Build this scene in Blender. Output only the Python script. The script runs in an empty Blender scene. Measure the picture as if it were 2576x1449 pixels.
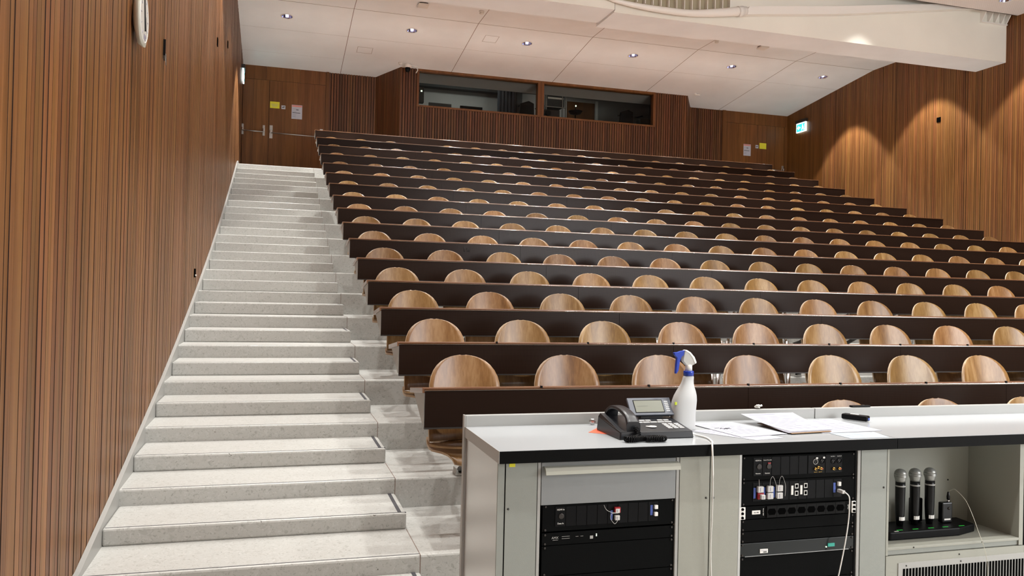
import bpy, bmesh, math, random
from mathutils import Vector, Matrix
random.seed(7)
SC = bpy.context.scene
COL = SC.collection

# ------------------------------------------------------------------ camera
F_PX, YAW, PITCH, ROLL, CAM_Z = 2044.138, 0.2836702, 0.0079860, 0.0225680, 1.455
fw = Vector((math.sin(YAW)*math.cos(PITCH), math.cos(YAW)*math.cos(PITCH), math.sin(PITCH)))
rt = Vector((math.cos(YAW), -math.sin(YAW), 0))
up = rt.cross(fw)
r2 = math.cos(ROLL)*rt + math.sin(ROLL)*up
u2 = -math.sin(ROLL)*rt + math.cos(ROLL)*up
cd = bpy.data.cameras.new('camera')
cd.sensor_width = 36; cd.lens = F_PX/2576*36; cd.clip_start = 0.05; cd.clip_end = 100
cam = bpy.data.objects.new('camera', cd); COL.objects.link(cam)
cam.matrix_world = Matrix(((r2.x, u2.x, -fw.x, 0), (r2.y, u2.y, -fw.y, 0), (r2.z, u2.z, -fw.z, CAM_Z), (0, 0, 0, 1)))
SC.camera = cam

# ------------------------------------------------------------------ world + exposure
w = bpy.data.worlds.new('world'); SC.world = w; w.use_nodes = True
w.node_tree.nodes['Background'].inputs[0].default_value = (0.9, 0.93, 1, 1)
w.node_tree.nodes['Background'].inputs[1].default_value = 0.05
SC.view_settings.view_transform = 'Standard'; SC.view_settings.look = 'None'
SC.view_settings.gamma = 1; SC.view_settings.use_curve_mapping = False
SC.view_settings.exposure = 0.06

# ------------------------------------------------------------------ lights: the hall's downlights (fixtures are built further down)
LX = [0.10 + 2.505*i for i in range(6)]
SPOT_W, SPOT_ANG = 520, 78
SPOTS = []      # (x, y, z ceiling, power factor)
for x in LX: SPOTS.append((x, 16.79, 6.892, 1.75))
for i, x in enumerate(LX): SPOTS.append((x, 14.22, 6.973, 1.6 if i else 0.26))
for y in (11.66, 9.1, 6.54, 3.98, 1.4):
    for x in LX: SPOTS.append((x, y, 7.01, 1.5 if y > 11 else 1.15 if y > 8 else 0.85))
SPOTS = [(x, y, z, p*(0.6 if x > 12 and y > 11 else 0.7 if x < 1 and 11 < y < 12 else 1)) for (x, y, z, p) in SPOTS]
SPOTS.append((10.12, 11.98, 7.01, 0.24))
for (x, y, z, p) in SPOTS:
    ld = bpy.data.lights.new('downlight_lamp', 'SPOT')
    ld.energy = SPOT_W*p; ld.color = (1.0, 0.985, 0.945); ld.spot_size = math.radians(SPOT_ANG)
    ld.spot_blend = 0.6 if p < 0.25 else 0.18; ld.shadow_soft_size = 0.06
    lo = bpy.data.objects.new('downlight_lamp', ld); COL.objects.link(lo)
    lo.location = (x, y, z-0.012)
# general fill: an added, unseen area lamp over the lecturer's end, and the light
# of an unseen screen behind the camera, inferred from the desk panels' sheen
def area(name, loc, rot, sx, sy, e, col=(1, 0.97, 0.93)):
    ld = bpy.data.lights.new(name, 'AREA'); ld.shape = 'RECTANGLE'; ld.size = sx; ld.size_y = sy
    ld.energy = e; ld.color = col
    lo = bpy.data.objects.new(name, ld); COL.objects.link(lo); lo.location = loc; lo.rotation_euler = rot
    return lo
area('stage_fill', (6.4, -0.9, 6.95), (0.25, 0, 0), 11, 0.5, 150)  # added fill lamp, an assumed source out of view
area('screen_light', (8.1, -2.8, 3.1), (math.pi/2, 0, 0), 6.4, 3.4, 700, (0.96, 0.98, 1.0))

# ------------------------------------------------------------------ materials
def nm(name):
    m = bpy.data.materials.new(name); m.use_nodes = True
    nt = m.node_tree; b = nt.nodes['Principled BSDF']
    return m, nt, b
def N(nt, t, **kw):
    n = nt.nodes.new(t)
    for k, v in kw.items(): setattr(n, k, v)
    return n
def ramp(nt, stops):
    r = N(nt, 'ShaderNodeValToRGB'); e = r.color_ramp.elements
    while len(e) < len(stops): e.new(0.5)
    for i, (p, c) in enumerate(stops): e[i].position = p; e[i].color = (*c, 1)
    return r
def plain(name, col, rough=0.5, metal=0.0, spec=0.5, coat=0.0, bump=0.0, bscale=200, emit=None, es=0, var=0.0, trans=0, alpha=1):
    m, nt, b = nm(name)
    b.inputs['Base Color'].default_value = (*col, 1); b.inputs['Roughness'].default_value = rough
    b.inputs['Metallic'].default_value = metal; b.inputs['Specular IOR Level'].default_value = spec
    b.inputs['Coat Weight'].default_value = coat; b.inputs['Transmission Weight'].default_value = trans
    b.inputs['Alpha'].default_value = alpha
    if emit: b.inputs['Emission Color'].default_value = (*emit, 1); b.inputs['Emission Strength'].default_value = es
    tc = N(nt, 'ShaderNodeTexCoord')
    no = N(nt, 'ShaderNodeTexNoise'); no.inputs['Scale'].default_value = bscale; no.inputs['Detail'].default_value = 3
    nt.links.new(tc.outputs['Object'], no.inputs['Vector'])
    if bump:
        bp = N(nt, 'ShaderNodeBump'); bp.inputs['Strength'].default_value = bump; bp.inputs['Distance'].default_value = 0.002
        nt.links.new(no.outputs['Fac'], bp.inputs['Height']); nt.links.new(bp.outputs['Normal'], b.inputs['Normal'])
    if var:
        n2 = N(nt, 'ShaderNodeTexNoise'); n2.inputs['Scale'].default_value = 1.3; n2.inputs['Detail'].default_value = 4
        nt.links.new(tc.outputs['Object'], n2.inputs['Vector'])
        r = ramp(nt, [(0.3, tuple(c*(1-var) for c in col)), (0.7, tuple(min(1, c*(1+var*0.5)) for c in col))])
        nt.links.new(n2.outputs['Fac'], r.inputs['Fac']); nt.links.new(r.outputs['Color'], b.inputs['Base Color'])
    return m
def wood(name, c_dark, c_mid, c_light, stretch=(18, 18, 0.7), rough=0.45, island=0.35, spec=0.4, objvar=False, fine=1.0, coat=0.0):
    m, nt, b = nm(name)
    tc = N(nt, 'ShaderNodeTexCoord'); mp = N(nt, 'ShaderNodeMapping')
    mp.inputs['Scale'].default_value = stretch
    geo = N(nt, 'ShaderNodeNewGeometry'); oi = N(nt, 'ShaderNodeObjectInfo')
    add = N(nt, 'ShaderNodeVectorMath', operation='ADD'); comb = N(nt, 'ShaderNodeCombineXYZ')
    mul = N(nt, 'ShaderNodeMath', operation='MULTIPLY'); mul.inputs[1].default_value = 37.0
    src = oi.outputs['Random'] if objvar else geo.outputs['Random Per Island']
    nt.links.new(src, mul.inputs[0])
    for i in range(3): nt.links.new(mul.outputs[0], comb.inputs[i])
    nt.links.new(tc.outputs['Object'], add.inputs[0]); nt.links.new(comb.outputs[0], add.inputs[1])
    nt.links.new(add.outputs[0], mp.inputs['Vector'])
    n1 = N(nt, 'ShaderNodeTexNoise'); n1.inputs['Scale'].default_value = 1.0; n1.inputs['Detail'].default_value = 6; n1.inputs['Roughness'].default_value = 0.62; n1.inputs['Distortion'].default_value = 0.6
    nt.links.new(mp.outputs[0], n1.inputs['Vector'])
    n2 = N(nt, 'ShaderNodeTexNoise'); n2.inputs['Scale'].default_value = 7.0*fine; n2.inputs['Detail'].default_value = 4
    nt.links.new(mp.outputs[0], n2.inputs['Vector'])
    mx = N(nt, 'ShaderNodeMath', operation='MULTIPLY_ADD'); mx.inputs[1].default_value = 0.35
    nt.links.new(n2.outputs['Fac'], mx.inputs[0]); nt.links.new(n1.outputs['Fac'], mx.inputs[2])
    r = ramp(nt, [(0.42, c_dark), (0.66, c_mid), (0.9, c_light)])
    nt.links.new(mx.outputs[0], r.inputs['Fac'])
    hsv = N(nt, 'ShaderNodeHueSaturation')
    mr = N(nt, 'ShaderNodeMapRange'); mr.inputs['To Min'].default_value = 1-island; mr.inputs['To Max'].default_value = 1+island*0.8
    nt.links.new(src, mr.inputs['Value']); nt.links.new(mr.outputs[0], hsv.inputs['Value'])
    ms = N(nt, 'ShaderNodeMath', operation='MULTIPLY_ADD'); ms.inputs[1].default_value = 0.016; ms.inputs[2].default_value = 0.492
    m3 = N(nt, 'ShaderNodeMath', operation='FRACT'); m4 = N(nt, 'ShaderNodeMath', operation='MULTIPLY'); m4.inputs[1].default_value = 7.77
    nt.links.new(src, m4.inputs[0]); nt.links.new(m4.outputs[0], m3.inputs[0]); nt.links.new(m3.outputs[0], ms.inputs[0])
    nt.links.new(ms.outputs[0], hsv.inputs['Hue'])
    nt.links.new(r.outputs['Color'], hsv.inputs['Color'])
    nt.links.new(hsv.outputs['Color'], b.inputs['Base Color'])
    b.inputs['Roughness'].default_value = rough; b.inputs['Specular IOR Level'].default_value = spec
    b.inputs['Coat Weight'].default_value = coat; b.inputs['Coat Roughness'].default_value = 0.25
    bp = N(nt, 'ShaderNodeBump'); bp.inputs['Strength'].default_value = 0.15; bp.inputs['Distance'].default_value = 0.001
    nt.links.new(n2.outputs['Fac'], bp.inputs['Height']); nt.links.new(bp.outputs['Normal'], b.inputs['Normal'])
    return m
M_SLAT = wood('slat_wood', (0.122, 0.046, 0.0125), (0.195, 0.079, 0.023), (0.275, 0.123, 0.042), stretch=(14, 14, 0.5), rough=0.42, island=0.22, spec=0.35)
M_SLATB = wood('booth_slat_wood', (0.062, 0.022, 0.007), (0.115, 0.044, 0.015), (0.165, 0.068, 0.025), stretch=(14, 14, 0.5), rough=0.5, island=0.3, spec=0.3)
M_VENEER = wood('veneer_wood', (0.09, 0.033, 0.0075), (0.145, 0.058, 0.0135), (0.21, 0.088, 0.023), stretch=(9, 9, 0.35), rough=0.45, island=0.12, spec=0.3)
M_BACKING = plain('slat_backing', (0.022, 0.008, 0.005), 0.8)
M_PLY = wood('chair_plywood', (0.105, 0.048, 0.013), (0.19, 0.100, 0.032), (0.285, 0.176, 0.078), stretch=(11, 4, 2.2), rough=0.33, island=0.2, spec=0.5, objvar=True, fine=1.4, coat=0.1)
M_PLYEDGE = plain('plywood_edge', (0.46, 0.35, 0.24), 0.5)
M_DESK = wood('desktop_wood', (0.10, 0.040, 0.020), (0.17, 0.072, 0.036), (0.25, 0.13, 0.07), stretch=(0.9, 14, 14), rough=0.25, island=0.1, spec=0.5, coat=0.4)
M_ALU = plain('satin_aluminium', (0.5, 0.5, 0.49), 0.3, 0.9)
M_EDGE = plain('polished_edge', (0.36, 0.32, 0.29), 0.17, 1.0)
M_CHROME = plain('chrome', (0.75, 0.75, 0.75), 0.1, 1.0)
M_GUSSET = plain('grey_bracket_paint', (0.36, 0.355, 0.335), 0.45, 0.0, bump=0.1)
M_DARKMETAL = plain('dark_metal', (0.03, 0.025, 0.022), 0.45, 0.3)
M_CREAM = plain('light_tinted_cream', (0.85, 0.83, 0.745), 0.7, bump=0.15, bscale=60, var=0.04)  # greenish-cream tint of the light on the fascia is mixed into this colour
M_OLIVE = plain('recess_paint', (0.40, 0.35, 0.24), 0.8)
M_CEIL = plain('acoustic_plaster', (0.86, 0.885, 0.90), 0.85, bump=0.5, bscale=45, var=0.05)
M_JOINT = plain('dark_joint', (0.20, 0.14, 0.11), 0.8)
M_WHITE = plain('white_plastic', (0.80, 0.79, 0.75), 0.4)
M_WHITEGLOW = plain('white_gloss_paint', (0.85, 0.83, 0.78), 0.3)
M_BLACK = plain('black_plastic', (0.0035, 0.0035, 0.004), 0.45, spec=0.12)
M_BLACKM = plain('black_rack_paint', (0.003, 0.0032, 0.0032), 0.7, spec=0.06, bump=0.1)
M_OUTLET = plain('outlet_grey', (0.007, 0.007, 0.007), 0.6, spec=0.1)
M_BLACK2 = plain('black_socket', (0.001, 0.001, 0.001), 0.8, spec=0.02)
M_BLACKEDGE = plain('black_laminate_edge', (0.0025, 0.0025, 0.0025), 0.5, spec=0.08)
M_GREYP = plain('console_grey_green', (0.265, 0.277, 0.25), 0.5, bump=0.12, bscale=400)
M_UPST = plain('upstand_grey', (0.36, 0.365, 0.355), 0.45)
M_BEIGEP = plain('cabinet_beige', (0.31, 0.31, 0.265), 0.5, bump=0.1, bscale=400)
M_DRAWER = plain('drawer_grey', (0.25, 0.26, 0.262), 0.45, 0.2, bump=0.1, bscale=500)
M_HANDLE = plain('handle_cream', (0.38, 0.38, 0.325), 0.35)
M_TOP = plain('worktop_white', (0.415, 0.435, 0.45), 0.14, spec=0.5)
M_SIDE = plain('brushed_side_panel', (0.55, 0.53, 0.51), 0.28, 0.75, bump=0.05)
M_PAPER = plain('paper_white', (0.46, 0.46, 0.52), 0.8)
M_PRINT = plain('print_tint', (0.24, 0.24, 0.34), 0.8)
M_INK = plain('ink_grey', (0.30, 0.29, 0.36), 0.8)
M_INKB = plain('ink_black', (0.02, 0.02, 0.02), 0.8)
M_PINK = plain('notice_pink', (0.70, 0.25, 0.22), 0.7)
M_YELLOW = plain('notice_yellow', (0.72, 0.66, 0.03), 0.7)
M_RED = plain('red_plastic', (0.35, 0.02, 0.025), 0.4)
M_ORANGE = plain('orange_card', (0.80, 0.13, 0.06), 0.7)
M_BLUE = plain('blue_label', (0.07, 0.12, 0.42), 0.6)
M_BLUEP = plain('blue_plastic', (0.008, 0.04, 0.36), 0.3)
M_GOLD = plain('gold_contact', (0.85, 0.55, 0.16), 0.2, 1.0)
M_PHONE = plain('phone_graphite', (0.012, 0.013, 0.016), 0.32)
M_PHONE2 = plain('phone_bezel', (0.085, 0.095, 0.12), 0.35)
M_LCD = plain('lcd_screen', (0.15, 0.155, 0.12), 0.25)
M_MICBODY = plain('mic_body', (0.003, 0.003, 0.0035), 0.3, spec=0.3)
M_GREENLED = plain('green_led', (0, 0.3, 0.02), 0.5, emit=(0.05, 1, 0.1), es=0.35)
M_LEDW = plain('white_led', (0.8, 0.9, 0.7), 0.5, emit=(0.8, 1, 0.7), es=3)
M_GREENLCD = plain('green_lcd', (0.02, 0.2, 0.16), 0.4, emit=(0.02, 0.3, 0.22), es=0.5)
M_GREYCAP = plain('grey_plug_cap', (0.55, 0.54, 0.52), 0.4)
M_CLOCK = plain('clock_case', (0.62, 0.62, 0.53), 0.35)
M_DIAL = plain('clock_dial', (0.62, 0.60, 0.55), 0.6)
M_EXITW = plain('exit_white', (0.8, 1, 1), 0.4, emit=(0.72, 0.95, 1.0), es=3.2)
M_EXITG = plain('exit_green', (0.02, 0.5, 0.45), 0.4, emit=(0.03, 0.62, 0.58), es=1.6)
M_BULB = plain('lamp_glow', (1, 1, 1), 0.4, emit=(0.75, 0.8, 1.0), es=2.0)
M_REFL = plain('reflector', (0.55, 0.56, 0.75), 0.12, 1.0)
M_BOOTHW = plain('booth_wall_grey', (0.46, 0.45, 0.43), 0.8, var=0.05)
M_BOOTHD = plain('booth_dark', (0.05, 0.055, 0.055), 0.8)
M_CURTAIN = plain('booth_curtain', (0.02, 0.022, 0.028), 0.9)

def glassmat():
    m, nt, b = nm('booth_glass')
    nt.nodes.remove(b)
    out = nt.nodes['Material Output']
    tr = N(nt, 'ShaderNodeBsdfTransparent'); tr.inputs[0].default_value = (0.86, 0.87, 0.85, 1)
    gl = N(nt, 'ShaderNodeBsdfGlossy'); gl.inputs['Roughness'].default_value = 0.02; gl.inputs[0].default_value = (0.16, 0.16, 0.16, 1)
    fr = N(nt, 'ShaderNodeFresnel'); fr.inputs[0].default_value = 1.45
    mx = N(nt, 'ShaderNodeMixShader')
    nt.links.new(fr.outputs[0], mx.inputs[0]); nt.links.new(tr.outputs[0], mx.inputs[1]); nt.links.new(gl.outputs[0], mx.inputs[2])
    nt.links.new(mx.outputs[0], out.inputs['Surface'])
    return m
M_GLASS = glassmat()
def clearmat():
    m, nt, b = nm('clear_plastic')
    nt.nodes.remove(b)
    out = nt.nodes['Material Output']
    tr = N(nt, 'ShaderNodeBsdfTransparent'); tr.inputs[0].default_value = (0.93, 0.93, 0.93, 1)
    gl = N(nt, 'ShaderNodeBsdfPrincipled'); gl.inputs['Roughness'].default_value = 0.1; gl.inputs[0].default_value = (0.75, 0.75, 0.72, 1)
    mx = N(nt, 'ShaderNodeMixShader'); mx.inputs[0].default_value = 0.55
    nt.links.new(tr.outputs[0], mx.inputs[1]); nt.links.new(gl.outputs[0], mx.inputs[2])
    nt.links.new(mx.outputs[0], out.inputs['Surface'])
    return m
M_CLEAR = clearmat()

def perforated(name, base, hole, pitch, hs, rough, metal, axes=(0, 2), spec=0.5, emit=0):
    m, nt, b = nm(name)
    tc = N(nt, 'ShaderNodeTexCoord'); sp = N(nt, 'ShaderNodeSeparateXYZ')
    nt.links.new(tc.outputs['Object'], sp.inputs[0])
    ds = []
    for a in axes:
        d = N(nt, 'ShaderNodeMath', operation='DIVIDE'); d.inputs[1].default_value = pitch
        nt.links.new(sp.outputs[a], d.inputs[0])
        f = N(nt, 'ShaderNodeMath', operation='FRACT'); nt.links.new(d.outputs[0], f.inputs[0])
        s = N(nt, 'ShaderNodeMath', operation='SUBTRACT'); s.inputs[1].default_value = 0.5; nt.links.new(f.outputs[0], s.inputs[0])
        ab = N(nt, 'ShaderNodeMath', operation='ABSOLUTE'); nt.links.new(s.outputs[0], ab.inputs[0]); ds.append(ab)
    mx = N(nt, 'ShaderNodeMath', operation='MAXIMUM'); nt.links.new(ds[0].outputs[0], mx.inputs[0]); nt.links.new(ds[1].outputs[0], mx.inputs[1])
    lt = N(nt, 'ShaderNodeMath', operation='LESS_THAN'); lt.inputs[1].default_value = hs; nt.links.new(mx.outputs[0], lt.inputs[0])
    mc = N(nt, 'ShaderNodeMix', data_type='RGBA'); mc.inputs['A'].default_value = (*base, 1); mc.inputs['B'].default_value = (*hole, 1)
    nt.links.new(lt.outputs[0], mc.inputs['Factor']); nt.links.new(mc.outputs['Result'], b.inputs['Base Color'])
    ml = N(nt, 'ShaderNodeMath', operation='MULTIPLY'); ml.inputs[1].default_value = -spec
    ma = N(nt, 'ShaderNodeMath', operation='ADD'); ma.inputs[1].default_value = spec
    nt.links.new(lt.outputs[0], ml.inputs[0]); nt.links.new(ml.outputs[0], ma.inputs[0]); nt.links.new(ma.outputs[0], b.inputs['Specular IOR Level'])
    b.inputs['Roughness'].default_value = rough; b.inputs['Metallic'].default_value = metal
    return m
M_PANEL = perforated('perforated_brown_steel', (0.020, 0.0105, 0.007), (0.004, 0.002, 0.0015), 0.0054, 0.27, 0.24, 0.0, spec=0.15)
M_MESHCEIL = perforated('perforated_ceiling', (0.86, 0.80, 0.77), (0.50, 0.44, 0.41), 0.022, 0.22, 0.7, 0, axes=(0, 1), spec=0.2)
M_MICGRILL = perforated('mic_grille', (0.36, 0.36, 0.34), (0.10, 0.10, 0.10), 0.0014, 0.25, 0.35, 0.6, axes=(0, 2))

def terrazzo():
    m, nt, b = nm('terrazzo')
    tc = N(nt, 'ShaderNodeTexCoord')
    wn = N(nt, 'ShaderNodeTexNoise'); wn.inputs['Scale'].default_value = 25; wn.inputs['Detail'].default_value = 2
    nt.links.new(tc.outputs['Object'], wn.inputs['Vector'])
    ad = N(nt, 'ShaderNodeMix', data_type='RGBA', blend_type='LINEAR_LIGHT'); ad.inputs['Factor'].default_value = 0.03
    nt.links.new(tc.outputs['Object'], ad.inputs['A']); nt.links.new(wn.outputs['Color'], ad.inputs['B'])
    base = (0.455, 0.452, 0.43)
    cur = None
    for sc, sd, pr, cr in ((34, 1, 0.13, ((0.33, 0.325, 0.30), (0.54, 0.54, 0.52))), (70, 2, 0.16, ((0.27, 0.265, 0.24), (0.55, 0.545, 0.53))), (120, 3, 0.2, ((0.30, 0.295, 0.27), (0.52, 0.515, 0.49)))):
        v = N(nt, 'ShaderNodeTexVoronoi'); v.inputs['Scale'].default_value = sc; v.inputs['Randomness'].default_value = 1
        nt.links.new(ad.outputs['Result'], v.inputs['Vector'])
        s = N(nt, 'ShaderNodeSeparateColor'); nt.links.new(v.outputs['Color'], s.inputs[0])
        # chips: distance below a per-cell radius
        lt = N(nt, 'ShaderNodeMath', operation='MULTIPLY'); lt.inputs[1].default_value = 0.62; nt.links.new(s.outputs[0], lt.inputs[0])
        df = N(nt, 'ShaderNodeMath', operation='SUBTRACT'); nt.links.new(lt.outputs[0], df.inputs[0]); nt.links.new(v.outputs['Distance'], df.inputs[1])
        ml = N(nt, 'ShaderNodeMath', operation='MULTIPLY', use_clamp=True); ml.inputs[1].default_value = 9; nt.links.new(df.outputs[0], ml.inputs[0])
        m2 = N(nt, 'ShaderNodeMath', operation='MULTIPLY'); m2.inputs[1].default_value = (0.38, 0.55, 0.5)[sd-1]; nt.links.new(ml.outputs[0], m2.inputs[0])
        rr = ramp(nt, [(0.2, cr[0]), (0.55, base), (0.85, cr[1])]); nt.links.new(s.outputs[1], rr.inputs['Fac'])
        mc = N(nt, 'ShaderNodeMix', data_type='RGBA')
        nt.links.new(m2.outputs[0], mc.inputs['Factor'])
        if cur: nt.links.new(cur, mc.inputs['A'])
        else: mc.inputs['A'].default_value = (*base, 1)
        nt.links.new(rr.outputs['Color'], mc.inputs['B']); cur = mc.outputs['Result']
    # a few dark pores
    v = N(nt, 'ShaderNodeTexVoronoi'); v.inputs['Scale'].default_value = 16; nt.links.new(ad.outputs['Result'], v.inputs['Vector'])
    s = N(nt, 'ShaderNodeSeparateColor'); nt.links.new(v.outputs['Color'], s.inputs[0])
    g = N(nt, 'ShaderNodeMath', operation='GREATER_THAN'); g.inputs[1].default_value = 0.80; nt.links.new(s.outputs[2], g.inputs[0])
    l = N(nt, 'ShaderNodeMath', operation='LESS_THAN'); l.inputs[1].default_value = 0.055; nt.links.new(v.outputs['Distance'], l.inputs[0])
    mm = N(nt, 'ShaderNodeMath', operation='MULTIPLY'); nt.links.new(g.outputs[0], mm.inputs[0]); nt.links.new(l.outputs[0], mm.inputs[1])
    mc = N(nt, 'ShaderNodeMix', data_type='RGBA'); nt.links.new(mm.outputs[0], mc.inputs['Factor']); nt.links.new(cur, mc.inputs['A']); mc.inputs['B'].default_value = (0.12, 0.11, 0.09, 1)
    nt.links.new(mc.outputs['Result'], b.inputs['Base Color'])
    b.inputs['Roughness'].default_value = 0.42; b.inputs['Specular IOR Level'].default_value = 0.45
    return m
M_TERR = terrazzo()
M_SKIRT = plain('skirting_stone', (0.35, 0.35, 0.335), 0.35, bump=0.05, var=0.05)
M_GROOVE = plain('anti_slip_strip', (0.05, 0.048, 0.055), 0.7)

# ------------------------------------------------------------------ geometry helpers
def wloc(o):
    v = Vector((0, 0, 0))
    while o: v += o.location; o = o.parent
    return v
def tag(o, label=None, cat=None, group=None, kind=None):
    if label: o['label'] = label
    if cat: o['category'] = cat
    if group: o['group'] = group
    if kind: o['kind'] = kind
    return o
def thing(name, loc, label, cat, group=None):
    o = bpy.data.objects.new(name, None); COL.objects.link(o); o.location = loc; o.empty_display_size = 0.1
    return tag(o, label, cat, group)
class MB:
    def __init__(s): s.bm = bmesh.new(); s.mats = []
    def mi(s, m):
        if m is None: return 0
        if m not in s.mats: s.mats.append(m)
        return s.mats.index(m)
    def face(s, pts, m=None, smooth=False):
        vs = [s.bm.verts.new(p) for p in pts]; f = s.bm.faces.new(vs); f.material_index = s.mi(m); f.smooth = smooth
        return f
    def box(s, x0, x1, y0, y1, z0, z1, m=None):
        v = [s.bm.verts.new((x, y, z)) for z in (z0, z1) for y in (y0, y1) for x in (x0, x1)]
        i = s.mi(m)
        for q in ((0, 2, 3, 1), (4, 5, 7, 6), (0, 1, 5, 4), (2, 6, 7, 3), (0, 4, 6, 2), (1, 3, 7, 5)):
            f = s.bm.faces.new([v[k] for k in q]); f.material_index = i
        return v
    def hexa(s, lo, hi, m=None):       # two matching quads (4 pts each)
        v = [s.bm.verts.new(p) for p in lo] + [s.bm.verts.new(p) for p in hi]; i = s.mi(m)
        n = len(lo)
        fs = [s.bm.faces.new(v[:n][::-1]), s.bm.faces.new(v[n:])]
        for k in range(n): fs.append(s.bm.faces.new([v[k], v[(k+1) % n], v[n+(k+1) % n], v[n+k]]))
        for f in fs: f.material_index = i
    def prism(s, pts, axis, a, b, m=None):   # 2d outline extruded along axis (0,1,2)
        def mk(p, t):
            q = list(p); q.insert(axis, t); return tuple(q)
        s.hexa([mk(p, a) for p in pts], [mk(p, b) for p in pts], m)
    def tube(s, path, r, m=None, n=8, cap=True):
        path = [Vector(p) for p in path]; rings = []; i = s.mi(m)
        nrm = None
        for k, p in enumerate(path):
            t = (path[min(k+1, len(path)-1)]-path[max(k-1, 0)]).normalized()
            if nrm is None:
                nrm = t.cross(Vector((0, 0, 1)) if abs(t.z) < 0.9 else Vector((1, 0, 0))).normalized()
            else:
                nrm = (nrm - t*nrm.dot(t)).normalized()
            bn = t.cross(nrm); rr = r[k] if isinstance(r, (list, tuple)) else r
            rings.append([s.bm.verts.new(p + rr*(math.cos(a)*nrm + math.sin(a)*bn)) for a in [2*math.pi*j/n for j in range(n)]])
        for a, b in zip(rings, rings[1:]):
            for j in range(n):
                f = s.bm.faces.new([a[j], a[(j+1) % n], b[(j+1) % n], b[j]]); f.material_index = i; f.smooth = True
        if cap:
            for rg in (rings[0][::-1], rings[-1]):
                f = s.bm.faces.new(rg); f.material_index = i
    def lathe(s, prof, c, m=None, n=24, ax=2, sx=1, sy=1, mats=None, cap=True):   # prof: (radius, height)
        i = s.mi(m); rings = []
        for (r, h) in prof:
            ring = []
            for j in range(n):
                a = 2*math.pi*j/n; u, v = r*sx*math.cos(a), r*sy*math.sin(a)
                p = {2: (u, v, h), 1: (u, h, v), 0: (h, u, v)}[ax]
                ring.append(s.bm.verts.new((c[0]+p[0], c[1]+p[1], c[2]+p[2])))
            rings.append(ring)
        for q, (a, b) in enumerate(zip(rings, rings[1:])):
            ii = s.mi(mats[q]) if mats else i
            for j in range(n):
                f = s.bm.faces.new([a[j], a[(j+1) % n], b[(j+1) % n], b[j]]); f.smooth = True; f.material_index = ii
        for k, rg in ((0, rings[0][::-1]), (-1, rings[-1])):
            if cap and prof[k][0] > 1e-6:
                f = s.bm.faces.new(rg); f.material_index = s.mi(mats[k]) if mats else i
    def build(s, name, m=None, parent=None, label=None, cat=None, group=None, kind=None, bevel=0, local=False):
        if m is not None and not s.mats: s.mats = [m]
        bmesh.ops.recalc_face_normals(s.bm, faces=s.bm.faces)
        me = bpy.data.meshes.new(name)
        off = Vector((0, 0, 0))
        if parent and not local:
            off = wloc(parent); bmesh.ops.translate(s.bm, verts=s.bm.verts, vec=-off)
        s.bm.to_mesh(me); s.bm.free()
        for q in s.mats: me.materials.append(q)
        o = bpy.data.objects.new(name, me); COL.objects.link(o)
        if parent: o.parent = parent
        if bevel:
            md = o.modifiers.new('bevel', 'BEVEL'); md.width = bevel; md.segments = 2; md.limit_method = 'ANGLE'; md.angle_limit = math.radians(40)
        return tag(o, label, cat, group, kind)
def B(name, x0, x1, y0, y1, z0, z1, m, parent=None, bevel=0, **kw):
    b = MB(); b.box(x0, x1, y0, y1, z0, z1, m); return b.build(name, m, parent, bevel=bevel, **kw)
def lettering(name, s, size, loc, m, parent, rotz=0.0, vertical=False, align='CENTER'):
    cu = bpy.data.curves.new(name, 'FONT'); cu.body = s; cu.size = size; cu.extrude = 0.0003; cu.align_x = align; cu.align_y = 'CENTER'
    t = bpy.data.objects.new(name, cu); COL.objects.link(t)
    bpy.context.view_layer.update()
    me = bpy.data.meshes.new_from_object(t.evaluated_get(bpy.context.evaluated_depsgraph_get()))
    bpy.data.objects.remove(t)
    rot = Matrix.Rotation(math.pi/2, 4, 'X')
    if vertical: rot = Matrix.Rotation(math.pi/2, 4, 'Y') @ rot
    me.transform(Matrix.Rotation(rotz, 4, 'Z') @ rot)
    me.name = name; me.materials.clear(); me.materials.append(m)
    o = bpy.data.objects.new(name, me); COL.objects.link(o)
    if parent: o.parent = parent; o.location = Vector(loc)-wloc(parent)
    else: o.location = loc
    return o

# ------------------------------------------------------------------ key dimensions
Y0, PITCHY = 3.962, 0.9
T = [0.165, 0.339, 0.5315, 0.7337, 0.9517, 1.1854, 1.4254, 1.6757, 1.9341, 2.2091, 2.488, 2.7758, 3.0757, 3.3826, 3.6909, 4.0022]
XL, XR = -0.79, 13.50            # faces of the stone skirtings
WL, WR = -0.815, 13.52           # faces of the slatted walls
XS, XE = 0.73, 11.75             # ends of the desk rows
YB = 19.5                        # back wall
YF = -3.0                        # front wall
Yk = lambda k: Y0 + PITCHY*k
TZ = lambda k: 0.0 if k < 0 else T[k]

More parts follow.
